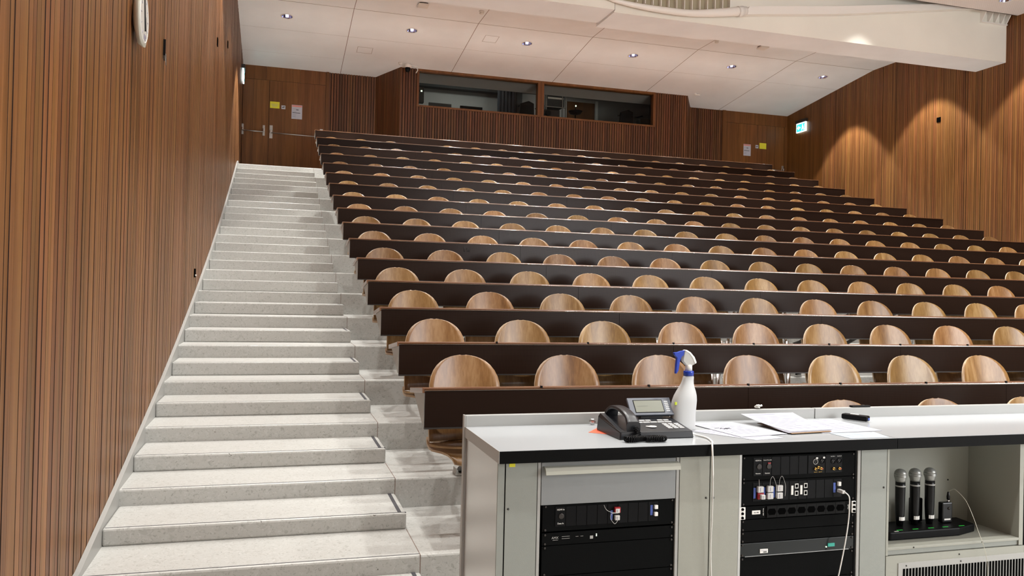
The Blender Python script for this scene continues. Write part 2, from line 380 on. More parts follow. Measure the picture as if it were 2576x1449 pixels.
# ------------------------------------------------------------------ floor terraces and aisle stairs
b = MB()
b.box(XL-0.03, XR+0.02, YF, Yk(0), -0.2, 0.0)
for k in range(16):
    b.box(XL-0.03, XR+0.02, Yk(k), Yk(k+1) if k < 15 else YB, -0.2, T[k])
b.build('floor', M_TERR, kind='structure', bevel=0.011)
def aisle(name, x0, x1, inner):
    b = MB()
    for k in range(-1, 15):
        y = Yk(k)+0.45; z = (TZ(k)+TZ(k+1))/2
        b.box(x0, x1, y, Yk(k+1)-0.001, TZ(k)-0.001, z, M_TERR)
    o = b.build(name, M_TERR, kind='structure', bevel=0.011)
    g = MB()
    for k in range(-1, 16):
        for h in (0, 1):
            if h == 0:
                y, z = Yk(k), TZ(k)
            else:
                if k == 15: continue
                y, z = Yk(k)+0.45, (TZ(k)+TZ(k+1))/2
            if k == -1 and h == 0: continue
            g.box(x0+0.01, x1, y+0.017, y+0.024, z-0.004, z+0.0008, M_GROOVE)
            if h == 1:
                xa = (x1-0.045, x1-0.025) if inner > 0 else (x0+0.025, x0+0.045)
                g.box(*xa, y+0.018, Yk(k+1)-0.003, z-0.004, z+0.0008, M_GROOVE)
            else:
                xj = x1 if inner > 0 else x0
                g.box(xj-0.002, xj+0.002, y-0.0006, Yk(k)+0.448 if k < 15 else y+1.9, z-0.16 if k >= 0 else z, z+0.0006, M_JOINT)
    g.build('nosing_strip', M_GROOVE, o)
    return o
aisle('aisle_stairs', XL, 0.717, 1)
aisle('aisle_stairs', 11.76, XR-0.0, -1)

def stringer(name, x0, x1):
    b = MB(); b.mi(M_SKIRT); b.mi(M_JOINT)
    top = [(YF, 0.10), (Yk(-1)-0.4, 0.10)] + [(Yk(k), T[k]+0.03) for k in range(16)] + [(Yk(15)+0.25, T[15]+0.09), (YB, T[15]+0.09)]
    for (ya, za), (yb, zb) in zip(top, top[1:]):
        b.hexa([(x0, ya, za-0.45), (x1, ya, za-0.45), (x1, yb, zb-0.45), (x0, yb, zb-0.45)],
               [(x0, ya, za), (x1, ya, za), (x1, yb, zb), (x0, yb, zb)], M_SKIRT)
    return b.build(name, M_SKIRT, kind='structure')
stringer('baseboard_left', XL-0.024, XL)
stringer('baseboard_right', XR, XR+0.018)

# ------------------------------------------------------------------ slatted walls
def slats_x(mb, x, sgn, ya, yb, z0f, z1f, m, wide=(0.036, 0.052), gap=(0.004, 0.006), deepgap=0.09):
    """vertical slats on a wall at constant x, front face at x, body extends to x - sgn*0.02"""
    y = ya
    while y < yb:
        wd = random.uniform(*wide); d = random.uniform(-0.0015, 0.0015)
        a, c = sorted((x + d, x - sgn*0.02))
        f0 = len(mb.bm.faces)
        mb.box(a, c, y, min(y+wd, yb), z0f(y), z1f(y), m)
        mb.bm.faces.ensure_lookup_table()
        for f in (mb.bm.faces[f0+2], mb.bm.faces[f0+3]): f.material_index = mb.mi(M_BACKING)
        y += wd + (random.uniform(0.010, 0.014) if random.random() < deepgap else random.uniform(*gap))
def slats_y(mb, y, xa, xb, z0, z1, m, pitch=0.062, rib=0.047):
    x = xa
    while x < xb-0.01:
        wd = rib*random.uniform(0.9, 1.1)
        mb.box(x, min(x+wd, xb), y+random.uniform(-0.001, 0.001), y+0.03, z0, z1, m); x += pitch
CZ = lambda y: 6.973 if y < 16.12 else 6.973 - 0.1209*(y-16.12)      # rear ceiling height
FCZ, FCY = 7.01, 12.23
zt = lambda y: 7.6 if y < 12.5 else CZ(y)+0.05
b = MB(); b.mi(M_SLAT); b.mi(M_BACKING)
slats_x(b, WL, 1, YF, YB, lambda y: -0.05, zt, M_SLAT)
b.box(WL-0.09, WL-0.018, YF, YB+0.1, -0.2, 8.0, M_BACKING)
b.build('wall_left', M_SLAT, kind='structure')
b = MB(); b.mi(M_SLAT); b.mi(M_BACKING)
slats_x(b, WR, -1, YF, 17.94, lambda y: -0.05, zt, M_SLAT)
b.box(WR+0.018, WR+0.09, YF, YB+0.1, -0.2, 8.0, M_BACKING)
b.build('wall_right', M_SLAT, kind='structure')
b = MB(); b.box(WR+0.002, WR+0.017, 17.95, 18.72, 3.9, 6.8, M_VENEER); b.box(WR+0.002, WR+0.017, 18.725, YB, 3.9, 6.8, M_VENEER)
b.build('wall_right_rear', M_VENEER, kind='structure')
B('projection_screen', 4.8, 11.4, YF+0.01, YF+0.05, 1.7, 5.3, M_WHITE, label='large white projection screen on the front wall', cat='projection screen')
B('wall_front', WL-0.1, WR+0.1, YF-0.1, YF, -0.2, 8.0, M_WHITE, kind='structure')
# back wall: door zones, slatted returns, slanted cheeks of the projection booth, booth front
BXA, BXB, BY = 2.667, 10.05, 18.75
CXA, CXB = 2.19, 10.53
zc = lambda y: CZ(y)
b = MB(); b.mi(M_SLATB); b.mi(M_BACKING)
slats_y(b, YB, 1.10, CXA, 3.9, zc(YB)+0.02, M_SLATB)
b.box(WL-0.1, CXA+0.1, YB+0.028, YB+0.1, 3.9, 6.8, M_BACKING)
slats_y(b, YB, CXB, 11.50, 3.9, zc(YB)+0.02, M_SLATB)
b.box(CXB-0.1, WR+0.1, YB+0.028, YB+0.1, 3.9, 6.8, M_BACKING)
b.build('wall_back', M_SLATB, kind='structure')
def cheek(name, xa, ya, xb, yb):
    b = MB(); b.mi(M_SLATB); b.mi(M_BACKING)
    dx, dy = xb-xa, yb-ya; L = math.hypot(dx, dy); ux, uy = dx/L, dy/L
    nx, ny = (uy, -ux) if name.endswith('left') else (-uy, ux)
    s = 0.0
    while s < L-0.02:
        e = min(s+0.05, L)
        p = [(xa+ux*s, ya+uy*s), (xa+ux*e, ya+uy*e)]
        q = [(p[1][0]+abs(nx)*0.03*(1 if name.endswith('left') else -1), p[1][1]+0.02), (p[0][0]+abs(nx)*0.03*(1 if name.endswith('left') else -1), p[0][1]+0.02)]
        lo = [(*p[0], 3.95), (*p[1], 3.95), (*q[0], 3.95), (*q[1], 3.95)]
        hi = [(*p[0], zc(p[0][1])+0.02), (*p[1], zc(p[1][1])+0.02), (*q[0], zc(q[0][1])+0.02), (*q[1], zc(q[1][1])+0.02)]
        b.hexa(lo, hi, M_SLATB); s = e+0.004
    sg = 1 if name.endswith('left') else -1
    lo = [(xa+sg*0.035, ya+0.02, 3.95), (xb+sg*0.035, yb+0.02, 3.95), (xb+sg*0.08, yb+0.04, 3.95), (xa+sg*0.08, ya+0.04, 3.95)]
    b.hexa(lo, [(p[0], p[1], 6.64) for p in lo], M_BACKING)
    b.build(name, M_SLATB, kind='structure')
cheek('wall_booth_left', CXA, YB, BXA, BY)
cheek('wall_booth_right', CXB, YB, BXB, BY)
# booth front with two window openings
W1 = (3.05, 6.065, 5.775, 6.635); W2 = (6.11, 9.135, 5.775, 6.635)
ztb = zc(BY)+0.02
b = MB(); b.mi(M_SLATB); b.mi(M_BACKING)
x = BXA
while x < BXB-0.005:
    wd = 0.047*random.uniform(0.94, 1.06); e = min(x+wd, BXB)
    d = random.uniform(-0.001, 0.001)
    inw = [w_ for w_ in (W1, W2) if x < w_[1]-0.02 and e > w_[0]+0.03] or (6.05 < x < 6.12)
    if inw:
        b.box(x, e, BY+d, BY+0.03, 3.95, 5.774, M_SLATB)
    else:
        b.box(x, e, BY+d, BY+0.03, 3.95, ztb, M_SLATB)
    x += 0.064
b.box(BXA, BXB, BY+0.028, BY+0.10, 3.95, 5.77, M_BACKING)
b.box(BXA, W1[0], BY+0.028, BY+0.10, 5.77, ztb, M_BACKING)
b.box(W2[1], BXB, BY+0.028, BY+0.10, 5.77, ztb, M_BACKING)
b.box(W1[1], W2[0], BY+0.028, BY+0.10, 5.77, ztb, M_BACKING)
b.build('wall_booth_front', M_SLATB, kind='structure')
def window(n, W):
    x0, x1, z0, z1 = W; b = MB(); t = 0.055
    for q in ((x0, x1, z0, z0+t*0.8), (x0, x1, z1-t*0.6, z1+0.02), (x0, x0+t, z0+t*0.8, z1-t*0.6), (x1-t, x1, z0+t*0.8, z1-t*0.6)):
        b.box(q[0], q[1], BY-0.012, BY+0.16, q[2], q[3], M_VENEER)
    o = b.build('window_%d' % n, M_VENEER, kind='structure')
    B('window_pane', x0+t, x1-t, BY+0.10, BY+0.106, z0+t*0.8, z1-t*0.6, M_GLASS, o)
    return o
window(1, W1); window(2, W2)
B('trim_1', W1[1]-0.002, W2[0]+0.002, BY-0.006, BY+0.05, 5.775, 6.655, M_VENEER, kind='structure')

# projection booth interior
b = MB(); by0, by1 = BY+0.17, 21.9
b.box(BXA+0.02, BXB+0.8, by1, by1+0.1, 4.0, 7.6, M_BOOTHW)
b.box(BXA+0.02, BXA+0.1, by0, by1, 4.0, 7.6, M_BOOTHW)
b.box(BXB+0.72, BXB+0.8, YB+0.12, by1, 4.0, 7.6, M_BOOTHD)
b.box(BXB-0.1, BXB-0.02, by0, YB+0.2, 4.0, 7.6, M_BOOTHD)
b.box(BXB-0.02, BXB+0.8, YB+0.12, YB+0.2, 4.0, 7.6, M_BOOTHD)
b.box(BXA+0.1, 6.35, by1-0.25, by1-0.002, 7.02, 7.5, M_BOOTHD)
b.box(6.36, BXB-0.1, by1-0.1, by1-0.002, 7.16, 7.5, M_BOOTHD)
b.build('wall_booth_rear', M_BOOTHW, kind='structure')
B('ceiling_booth', BXA, BXB+0.8, by0-0.05, by1+0.1, 7.5, 7.6, M_BOOTHD, kind='structure')
B('floor_booth', BXA, BXB, BY+0.101, by1+0.1, 3.9, 4.001, M_BOOTHD, kind='structure')
area('booth_lamp', (4.6, 20.6, 7.42), (0, 0, 0), 1.5, 0.4, 15, (0.97, 1, 0.97))
area('booth_lamp', (7.2, 21.0, 7.42), (0, 0, 0), 0.6, 0.4, 4, (1, 0.95, 0.9))
b = MB()
for i in range(10):
    b.lathe([(0.05, 4.0), (0.05, 7.4)], (5.62+0.048*i, 20.9+0.02*(i % 2), 0), M_CURTAIN, n=10)
b.build('curtain', M_CURTAIN, label='dark curtain hanging behind the left booth window', cat='curtain')
B('pillar', 6.10, 6.26, 20.9, 21.2, 4.0, 7.49, plain('pillar_grey', (0.12, 0.12, 0.12), 0.8), label='dark grey pillar behind the left booth window', cat='pillar')
o = thing('booth_door', (8.05, by1-0.03, 4.0), 'brown wooden door at the rear of the projection booth', 'door')
B('door_leaf', 7.9, 8.74, by1-0.03, by1-0.002, 4.0, 7.02, M_VENEER, o)
B('door_frame', 8.76, 8.84, by1-0.05, by1-0.002, 4.0, 7.09, M_WHITE, o)
for (xa, xb, zz, lab) in ((3.42, 3.97, 6.0, 'grey monitor seen from behind in the left booth window'), (4.19, 4.74, 5.99, 'black monitor standing right of the grey one in the left booth window')):
    o = thing('monitor', ((xa+xb)/2, 19.2, 5.3), lab, 'monitor', None)
    B('housing', xa, xb, 19.18, 19.23, 5.48, zz, plain('mon', (0.06, 0.065, 0.065), 0.6) if 'grey' in lab[:5] else M_BLACK, o)
    B('stand', (xa+xb)/2-0.06, (xa+xb)/2+0.06, 19.16, 19.28, 5.3, 5.5, M_BLACK, o)
o = B('booth_desk', 3.0, 9.9, 18.98, 19.6, 5.2, 5.3, M_BOOTHD, label='long dark desk below the booth windows', cat='desk')
B('desk_support', 3.0, 9.9, 19.5, 19.56, 4.0, 5.2, M_BOOTHD, o)
def office_chair(x, y, lab, flip=1):
    o = thing('office_chair', (x, y, 4.0), lab, 'chair', 'office chairs in the projection booth')
    b = MB(); b.prism([(-0.22+0, 5.76), (0.22, 5.76), (0.19, 6.43), (0.05, 6.49), (-0.17, 6.41)], 1, y+0.18, y+0.24)
    bmesh.ops.translate(b.bm, verts=b.bm.verts, vec=(x, 0, 0)); b.build('backrest', M_BLACK, o)
    for s in (-1, 1):
        b = MB(); b.tube([(x+s*0.30, y-0.15, 6.27), (x+s*0.31, y-0.15, 6.27), (x+s*0.27, y+0.05, 6.28), (x+s*0.24, y+0.2, 6.31)], 0.018); b.build('armrest', M_BLACK, o)
    B('seat', x-0.25, x+0.25, y-0.25, y+0.22, 5.71, 5.79, M_BLACK, o, bevel=0.03)
    b = MB(); b.tube([(x, y, 4.12), (x, y, 5.7)], 0.03)
    for i in range(5):
        a = i*1.2566; b.tube([(x, y, 4.12), (x+0.28*math.cos(a), y+0.28*math.sin(a), 4.03)], 0.02)
    b.build('base', M_BLACK, o)
office_chair(6.16, 19.95, 'black office chair behind the post between the booth windows')
office_chair(8.95, 19.9, 'black office chair at the right end of the right booth window')
o = thing('equipment_rack', (6.9, 19.9, 5.3), 'tangle of projector equipment on a metal frame in the right booth window', 'equipment rack')
b = MB()
for xx in (6.50, 6.54, 6.98, 7.07): b.box(xx, xx+0.02, 19.7, 19.73, 5.3, 6.66, M_GUSSET)
b.box(6.5, 7.09, 19.7, 19.73, 6.62, 6.64, M_GUSSET); b.box(6.5, 7.09, 19.7, 19.73, 6.28, 6.30, M_GUSSET)
b.build('frame', M_GUSSET, o)
B('projector_housing', 6.56, 7.05, 19.75, 20.2, 6.32, 6.6, M_BOOTHD, o)
B('paper_strip', 6.60, 7.02, 19.735, 19.745, 6.50, 6.545, M_WHITE, o)
b = MB(); b.lathe([(0.07, -0.04), (0.07, 0.02), (0.04, 0.02)], (6.56, 19.60, 6.09), ax=1, n=20); b.build('lens', M_BLACK, o)
B('amplifier_box', 6.50, 6.9, 19.66, 20.0, 5.95, 6.2, M_DARKMETAL, o)
o = thing('desk_lamp', (7.38, 19.8, 5.3), 'small dark desk lamp with a lit bulb in the right booth window', 'lamp')
b = MB(); b.lathe([(0.19, 0.03), (0.14, -0.04), (0.03, -0.06)], (7.38, 19.8, 6.22)); b.build('lamp_shade', M_BLACK, o)
b = MB(); b.tube([(7.38, 19.8, 5.3), (7.38, 19.8, 6.4)], 0.015); b.build('pole', M_BLACK, o)
b = MB(); b.lathe([(0.0, -0.025), (0.022, 0), (0.0, 0.025)], (7.36, 19.72, 6.37), n=10); b.build('bulb', M_LEDW, o)
o = B('wall_speaker', 3.20, 3.37, 19.6, 19.75, 6.08, 6.45, M_DARKMETAL, label='dark device on a shelf at the left edge of the booth window', cat='speaker')
B('indicator_light', 3.29, 3.325, 19.593, 19.5995, 6.34, 6.375, M_LEDW, o)
B('equipment_case', 9.2, 9.6, 19.75, 20.0, 5.3, 6.2, M_BOOTHD, label='dark equipment case at the right edge of the booth window', cat='case')

# ------------------------------------------------------------------ doors in the back wall
def panel_wall(name, spans, z0, z1):
    b = MB()
    for a, c in spans: b.box(a, c, YB-0.012, YB+0.027, z0, z1, M_VENEER)
    return b.build(name, M_VENEER, kind='structure')
panel_wall('trim_2', [(WL-0.02, -0.30), (-0.296, 0.45), (0.454, 1.03)], 6.255, zc(YB)+0.02)
panel_wall('trim_3', [(11.60, 12.3), (12.304, 12.9), (12.904, WR+0.02)], 6.255, zc(YB)+0.02)
B('trim_4', 1.035, 1.10, YB-0.03, YB+0.027, 3.95, zc(YB)+0.02, M_VENEER, kind='structure')
B('trim_5', 11.50, 11.597, YB-0.03, YB+0.027, 3.95, zc(YB)+0.02, M_VENEER, kind='structure')
B('trim_6', 13.45, WR+0.02, YB-0.02, YB+0.027, 3.95, 6.25, M_VENEER, kind='structure')
def leaf(n, spans):
    b = MB()
    for a, c in spans: b.box(a, c, YB-0.01, YB+0.026, 4.003, 6.25, M_VENEER)
    return b.build('door_%d' % n, M_VENEER, kind='structure')
def plate(o, x, z0, z1, w=0.05):
    q = B('door_handle', x-w/2, x+w/2, YB-0.018, YB-0.0105, z0, z1, M_ALU, o, bevel=0.004)
    b = MB(); b.box(x-w*0.35, x+w*0.35, YB-0.085, YB-0.0185, (z0+z1)/2-0.035, (z0+z1)/2+0.035); b.build('bar_mount', M_CHROME, q, bevel=0.01)
d1 = leaf(1, [(WL+0.01, -0.575), (-0.572, -0.235)])
d2 = leaf(2, [(-0.228, 0.06), (0.062, 0.40), (0.402, 0.72), (0.722, 1.03)])
plate(d1, -0.80, 4.97, 5.21); plate(d1, -0.335, 4.97, 5.21)
b = MB(); b.tube([(-0.80, YB-0.075, 5.055), (-0.335, YB-0.075, 5.045)], 0.012); b.build('push_bar', M_ALU, d1)
plate(d2, -0.175, 4.92, 5.22, 0.07); plate(d2, 0.95, 4.92, 5.22, 0.07)
b = MB(); b.tube([(-0.175, YB-0.075, 5.04), (0.95, YB-0.075, 5.02)], 0.012); b.build('push_bar', M_ALU, d2)
d3 = leaf(3, [(11.605, 11.9), (11.902, 12.3), (12.302, 12.875)])
d4 = leaf(4, [(12.882, 13.16), (13.162, 13.445)])
plate(d4, 13.40, 4.94, 5.18, 0.06)
b = MB(); b.tube([(12.95, YB-0.075, 5.04), (13.40, YB-0.075, 5.03)], 0.012); b.build('push_bar', M_ALU, d4)
plate(d3, 12.80, 4.92, 5.2, 0.06)
b = MB(); b.tube([(11.7, YB-0.075, 5.04), (12.8, YB-0.075, 5.03)], 0.012); b.build('push_bar', M_ALU, d3)
def flat_sign(name, x0, x1, z0, z1, m, lab, cat, extras=(), y=YB-0.0105):
    o = B(name, x0, x1, y-0.003, y, z0, z1, m, label=lab, cat=cat)
    for (nm_, a, c, d, e, mm) in extras:
        B(nm_, x0+(x1-x0)*a, x0+(x1-x0)*c, y-0.004, y-0.003, z0+(z1-z0)*d, z0+(z1-z0)*e, mm, o)
    return o
lines = [('text_line', 0.08, 0.62, 0.70, 0.72, M_INK), ('text_line', 0.42, 0.66, 0.64, 0.68, M_INKB), ('text_line', 0.08, 0.5, 0.51, 0.53, M_INK), ('text_line', 0.08, 0.82, 0.42, 0.455, M_INKB), ('text_line', 0.08, 0.45, 0.29, 0.31, M_INK), ('text_line', 0.08, 0.4, 0.21, 0.23, M_INK), ('text_line', 0.08, 0.42, 0.14, 0.16, M_INK)]
flat_sign('notice', -0.211, 0.0, 5.62, 5.77, M_YELLOW, 'yellow paper notice on the left double door', 'notice', [('text_line', 0.1, 0.85, 0.6, 0.64, M_INK), ('text_line', 0.15, 0.8, 0.42, 0.46, M_INK), ('text_line', 0.2, 0.75, 0.25, 0.29, M_INK)])
def picto(x0, x1, z0, z1, lab):
    o = flat_sign('pictogram_sign', x0, x1, z0, z1, M_PAPER, lab, 'sign')
    w_, h_ = x1-x0, z1-z0; b = MB()
    b.prism([(x0+w_*0.2, z0+h_*0.35), (x0+w_*0.55, z0+h_*0.42), (x0+w_*0.85, z0+h_*0.62), (x0+w_*0.8, z0+h_*0.75), (x0+w_*0.45, z0+h_*0.62), (x0+w_*0.2, z0+h_*0.5)], 1, YB-0.0145, YB-0.0135)
    b.build('symbol', M_INKB, o)
picto(0.041, 0.131, 5.615, 5.70, 'small square pictogram sign beside the yellow notice on the left door')
flat_sign('notice', 0.27, 0.507, 5.41, 5.735, M_PAPER, 'white sheet with pink heading on the left double door', 'notice', [('heading_band', 0.03, 0.97, 0.86, 0.97, M_PINK)]+lines)
flat_sign('notice', 12.162, 12.386, 5.385, 5.70, M_PAPER, 'white sheet with pink heading on the right double door', 'notice', [('heading_band', 0.03, 0.97, 0.86, 0.97, M_PINK)]+lines)
picto(12.534, 12.623, 5.61, 5.70, 'small square pictogram sign beside the yellow notice on the right door')
flat_sign('notice', 12.657, 12.870, 5.605, 5.765, M_YELLOW, 'plain yellow paper notice on the right double door', 'notice')

# exit signs on the side walls
def exit_sign(side, y0, y1, z0, z1, lab):
    s = 1 if side == 'L' else -1
    xw = WL if side == 'L' else WR
    a = lambda d: xw + s*d
    def bx(nm_, d0, d1, ya, yb, za, zb, m, o):
        x0, x1 = sorted((a(d0), a(d1))); return B(nm_, x0, x1, ya, yb, za, zb, m, o)
    o = thing('exit_sign', (xw, (y0+y1)/2, z0), lab, 'exit sign')
    bx('housing', 0.002, 0.075, y0-0.02, y1+0.02, z1+0.005, z1+0.085, M_DARKMETAL, o)
    p = bx('light_panel', 0.02, 0.05, y0, y1, z0, z1, M_EXITW, o)
    L, H = y1-y0, z1-z0
    yy = lambda t: y1 - t*L        # t=0 is the far end
    f = bx('green_field', 0.051, 0.0515, yy(0.93), yy(0.05), z0+H*0.08, z0+H*0.90, M_EXITG, p)
    # arrow pointing away, running figure
    b = MB(); x0, x1 = sorted((a(0.052), a(0.0525)))
    b.prism([(yy(0.10), z0+H*0.5), (yy(0.28), z0+H*0.75), (yy(0.28), z0+H*0.58), (yy(0.44), z0+H*0.58), (yy(0.44), z0+H*0.42), (yy(0.28), z0+H*0.42), (yy(0.28), z0+H*0.25)], 0, x0, x1)
    b.build('arrow', M_EXITW, p)
    b = MB()
    b.prism([(yy(0.55), z0+H*0.15), (yy(0.60), z0+H*0.15), (yy(0.70), z0+H*0.42), (yy(0.78), z0+H*0.15), (yy(0.83), z0+H*0.15), (yy(0.74), z0+H*0.65), (yy(0.62), z0+H*0.65)], 0, x0, x1)
    b.box(x0, x1, yy(0.70), yy(0.63), z0+H*0.69, z0+H*0.82)
    b.box(x0, x1, yy(0.90), yy(0.87), z0+H*0.15, z0+H*0.80)
    b.build('running_figure', M_EXITW, p)
exit_sign('R', 18.59, 19.0, 6.0, 6.245, 'lit green and white exit sign on the right wall')
exit_sign('L', 18.59, 19.0, 6.0, 6.245, 'lit exit sign seen edge-on on the left wall by the door')

# ------------------------------------------------------------------ ceilings
def ring_panel(mb, x0, x1, y0, y1, cx, cy, r, zf, m):
    angs = [2*math.pi*j/32 for j in range(32)] + [math.atan2(yy-cy, xx-cx) % (2*math.pi) for xx in (x0, x1) for yy in (y0, y1)]
    angs = sorted(set(round(a, 6) for a in angs)); I, O = [], []
    for a in angs:
        c, s = math.cos(a), math.sin(a); t = 1e9
        if c > 1e-9: t = min(t, (x1-cx)/c)
        if c < -1e-9: t = min(t, (x0-cx)/c)
        if s > 1e-9: t = min(t, (y1-cy)/s)
        if s < -1e-9: t = min(t, (y0-cy)/s)
        I.append(mb.bm.verts.new((cx+r*c, cy+r*s, zf(cy+r*s)))); O.append(mb.bm.verts.new((cx+t*c, cy+t*s, zf(cy+t*s))))
    n = len(angs); i = mb.mi(m)
    for j in range(n):
        k = (j+1) % n; f = mb.bm.faces.new([I[j], I[k], O[k], O[j]]); f.material_index = i
def ceil_with_lights(mb, xa, xb, y0, y1, cy, zf, m, r=0.115):
    xs = [xa] + [(LX[i]+LX[i+1])/2 for i in range(5)] + [xb]
    for i in range(6): ring_panel(mb, xs[i], xs[i+1], y0, y1, LX[i], cy, r, zf, m)
b = MB(); zf = lambda y: 6.973
xa, xb = WL-0.05, WR+0.05
ceil_with_lights(b, xa, xb, 13.1, 16.12, 14.22, zf, M_CEIL)
ceil_with_lights(b, xa, xb, 16.12, YB+0.1, 16.79, CZ, M_CEIL)
co = b.build('ceiling', M_CEIL, kind='structure')
g = MB()
for x in [1.355+2.507*i for i in range(5)]:
    g.box(x-0.005, x+0.005, 13.3, 16.12, 6.9715, 6.98)
    yy = BY if BXA < x < BXB else YB
    g.hexa([(x-0.005, 16.12, CZ(16.12)-0.0015), (x+0.005, 16.12, CZ(16.12)-0.0015), (x+0.005, yy, CZ(yy)-0.0015), (x-0.005, yy, CZ(yy)-0.0015)],
           [(x-0.005, 16.12, CZ(16.12)+0.01), (x+0.005, 16.12, CZ(16.12)+0.01), (x+0.005, yy, CZ(yy)+0.01), (x-0.005, yy, CZ(yy)+0.01)])
g.box(WL, WR, 16.117, 16.124, 6.9705, 6.98)
g.box(WL, WR, 17.418, 17.4205, CZ(17.42)-0.0008, CZ(17.42)+0.01)
g.box(WL, 1.355, 18.65, 18.652, CZ(18.65)-0.0006, CZ(18.65)+0.01)
g.build('panel_joint', M_JOINT, co)
for (hx0, hx1, hy0, hy1, lab) in ((1.60, 1.93, 17.87, 18.18, 'square access panel outline in the ceiling near the left door'), (4.14, 4.44, 16.61, 16.93, 'square access panel outline in the ceiling left of a downlight')):
    g = MB()
    for q in ((hx0, hx1, hy0, hy0+0.006), (hx0, hx1, hy1-0.006, hy1), (hx0, hx0+0.006, hy0, hy1), (hx1-0.006, hx1, hy0, hy1)):
        g.hexa([(q[0], q[2], CZ(q[2])-0.001), (q[1], q[2], CZ(q[2])-0.001), (q[1], q[3], CZ(q[3])-0.001), (q[0], q[3], CZ(q[3])-0.001)],
               [(q[0], q[2], CZ(q[2])+0.003), (q[1], q[2], CZ(q[2])+0.003), (q[1], q[3], CZ(q[3])+0.003), (q[0], q[3], CZ(q[3])+0.003)])
    g.build('access_panel', M_JOINT, label=lab, cat='access panel')
# front ceiling (perforated), over desks and stage
b = MB(); zf2 = lambda y: FCZ
ys = [FCY, 10.4, 7.8, 5.25, 2.7, YF]
for yy, (ya, yb2) in zip((11.66, 9.1, 6.54, 3.98, 1.4), zip(ys[1:], ys)):
    ceil_with_lights(b, xa, xb, ya, yb2, yy, zf2, M_MESHCEIL)
b.box(xa, xb, FCY-0.02, FCY-0.001, FCZ, FCZ+0.35, M_MESHCEIL)
b.build('ceiling_front', M_MESHCEIL, kind='structure')
B('ceiling_top', xa-0.1, xb+0.1, YF-0.1, YB+2.6, 8.0, 8.1, M_CREAM, kind='structure')
# bulkhead beam
bl = B('ceiling_beam', xa, 5.287, 12.44, 13.14, 6.208, 7.9, M_CEIL, kind='structure')
b = MB(); b.prism([(5.29, 12.47), (xb, 12.47), (xb, 13.17), (7.47, 13.17), (7.42, 13.25), (5.29, 13.25)], 2, 6.175, 7.9, M_CEIL)
b.build('ceiling_beam', M_CEIL, kind='structure')
b = MB(); b.box(xa, 5.286, 12.432, 12.439, 6.209, 7.9, M_CREAM); b.box(5.292, xb, 12.462, 12.469, 6.176, 7.9, M_CREAM)
b.build('trim_7', M_CREAM, kind='structure')
b = MB(); b.box(5.286, 5.292, 12.43, 12.46, 6.2, 7.9, M_JOINT); b.build('trim_8', M_JOINT, kind='structure')
# draped white duct with blades over it
low = [(5.10, 6.35), (5.253, 6.303), (5.654, 6.253), (6.163, 6.227), (6.683, 6.235), (7.296, 6.308), (7.807, 6.395), (9.516, 6.605), (10.811, 6.802), (12.357, 7.039), (13.4, 7.2)]
hig = [(5.10, 6.42), (5.252, 6.37), (5.652, 6.34), (6.161, 6.334), (6.68, 6.35), (7.309, 6.453), (7.922, 6.551), (9.512, 6.744), (10.6, 6.90), (12.357, 7.14), (13.4, 7.30)]
def cat(pts, n=6):
    out = []
    for i in range(len(pts)-1):
        p0, p1, p2, p3 = pts[max(i-1, 0)], pts[i], pts[i+1], pts[min(i+2, len(pts)-1)]
        for j in range(n):
            t = j/n
            out.append(tuple(0.5*((2*p1[k])+(-p0[k]+p2[k])*t+(2*p0[k]-5*p1[k]+4*p2[k]-p3[k])*t*t+(-p0[k]+3*p1[k]-3*p2[k]+p3[k])*t**3) for k in range(len(p1))))
    out.append(pts[-1]); return out
lo_, hi_ = cat(low), cat(hig)
du = thing('air_duct', (7.5, 12.36, 6.3), 'long white duct sagging in a curve across the ceiling recess', 'duct')
b = MB()
mid = [((a[0]+c[0])/2, 12.365, (a[1]+c[1])/2) for a, c in zip(lo_, hi_)]
rad = [max(0.035, (c[1]-a[1])/2) for a, c in zip(lo_, hi_)]
k1 = next(i for i, p in enumerate(mid) if p[0] > 7.6)
b.tube(mid[:k1+1], rad[:k1+1], M_WHITEGLOW, n=14); b.build('round_pipe', M_WHITEGLOW, du)
b = MB()
for i in range(k1, len(mid)-1):
    a, c, a2, c2 = lo_[i], hi_[i], lo_[i+1], hi_[i+1]
    b.hexa([(a[0], 12.33, a[1]), (a2[0], 12.33, a2[1]), (a2[0], 12.46, a2[1]), (a[0], 12.46, a[1])],
           [(c[0], 12.33, c[1]), (c2[0], 12.33, c2[1]), (c2[0], 12.46, c2[1]), (c[0], 12.46, c[1])])
b.build('flat_duct', M_WHITEGLOW, du)
b = MB(); x_, z_ = mid[k1-1][0], mid[k1-1][2]
b.tube([(x_-0.05, 12.365, z_-0.01), (x_+0.05, 12.365, z_+0.01)], rad[k1-1]+0.012, n=14); b.build('joint_collar', M_WHITE, du)
gr = thing('louvre_grille', (6.4, 12.42, 6.4), 'row of upright white blades above the curved duct', 'grille')
B('recess_panel', 5.45, 7.42, 12.44, 12.461, 6.36, 7.9, M_OLIVE, gr)
for i in range(13):
    x_ = 5.66+0.145*i; zz = min((abs(p[0]-x_), p[2]) for p in mid)[1]
    B('blade', x_-0.006, x_+0.006, 12.36, 12.44, zz+0.062, 7.9, M_WHITEGLOW, gr)
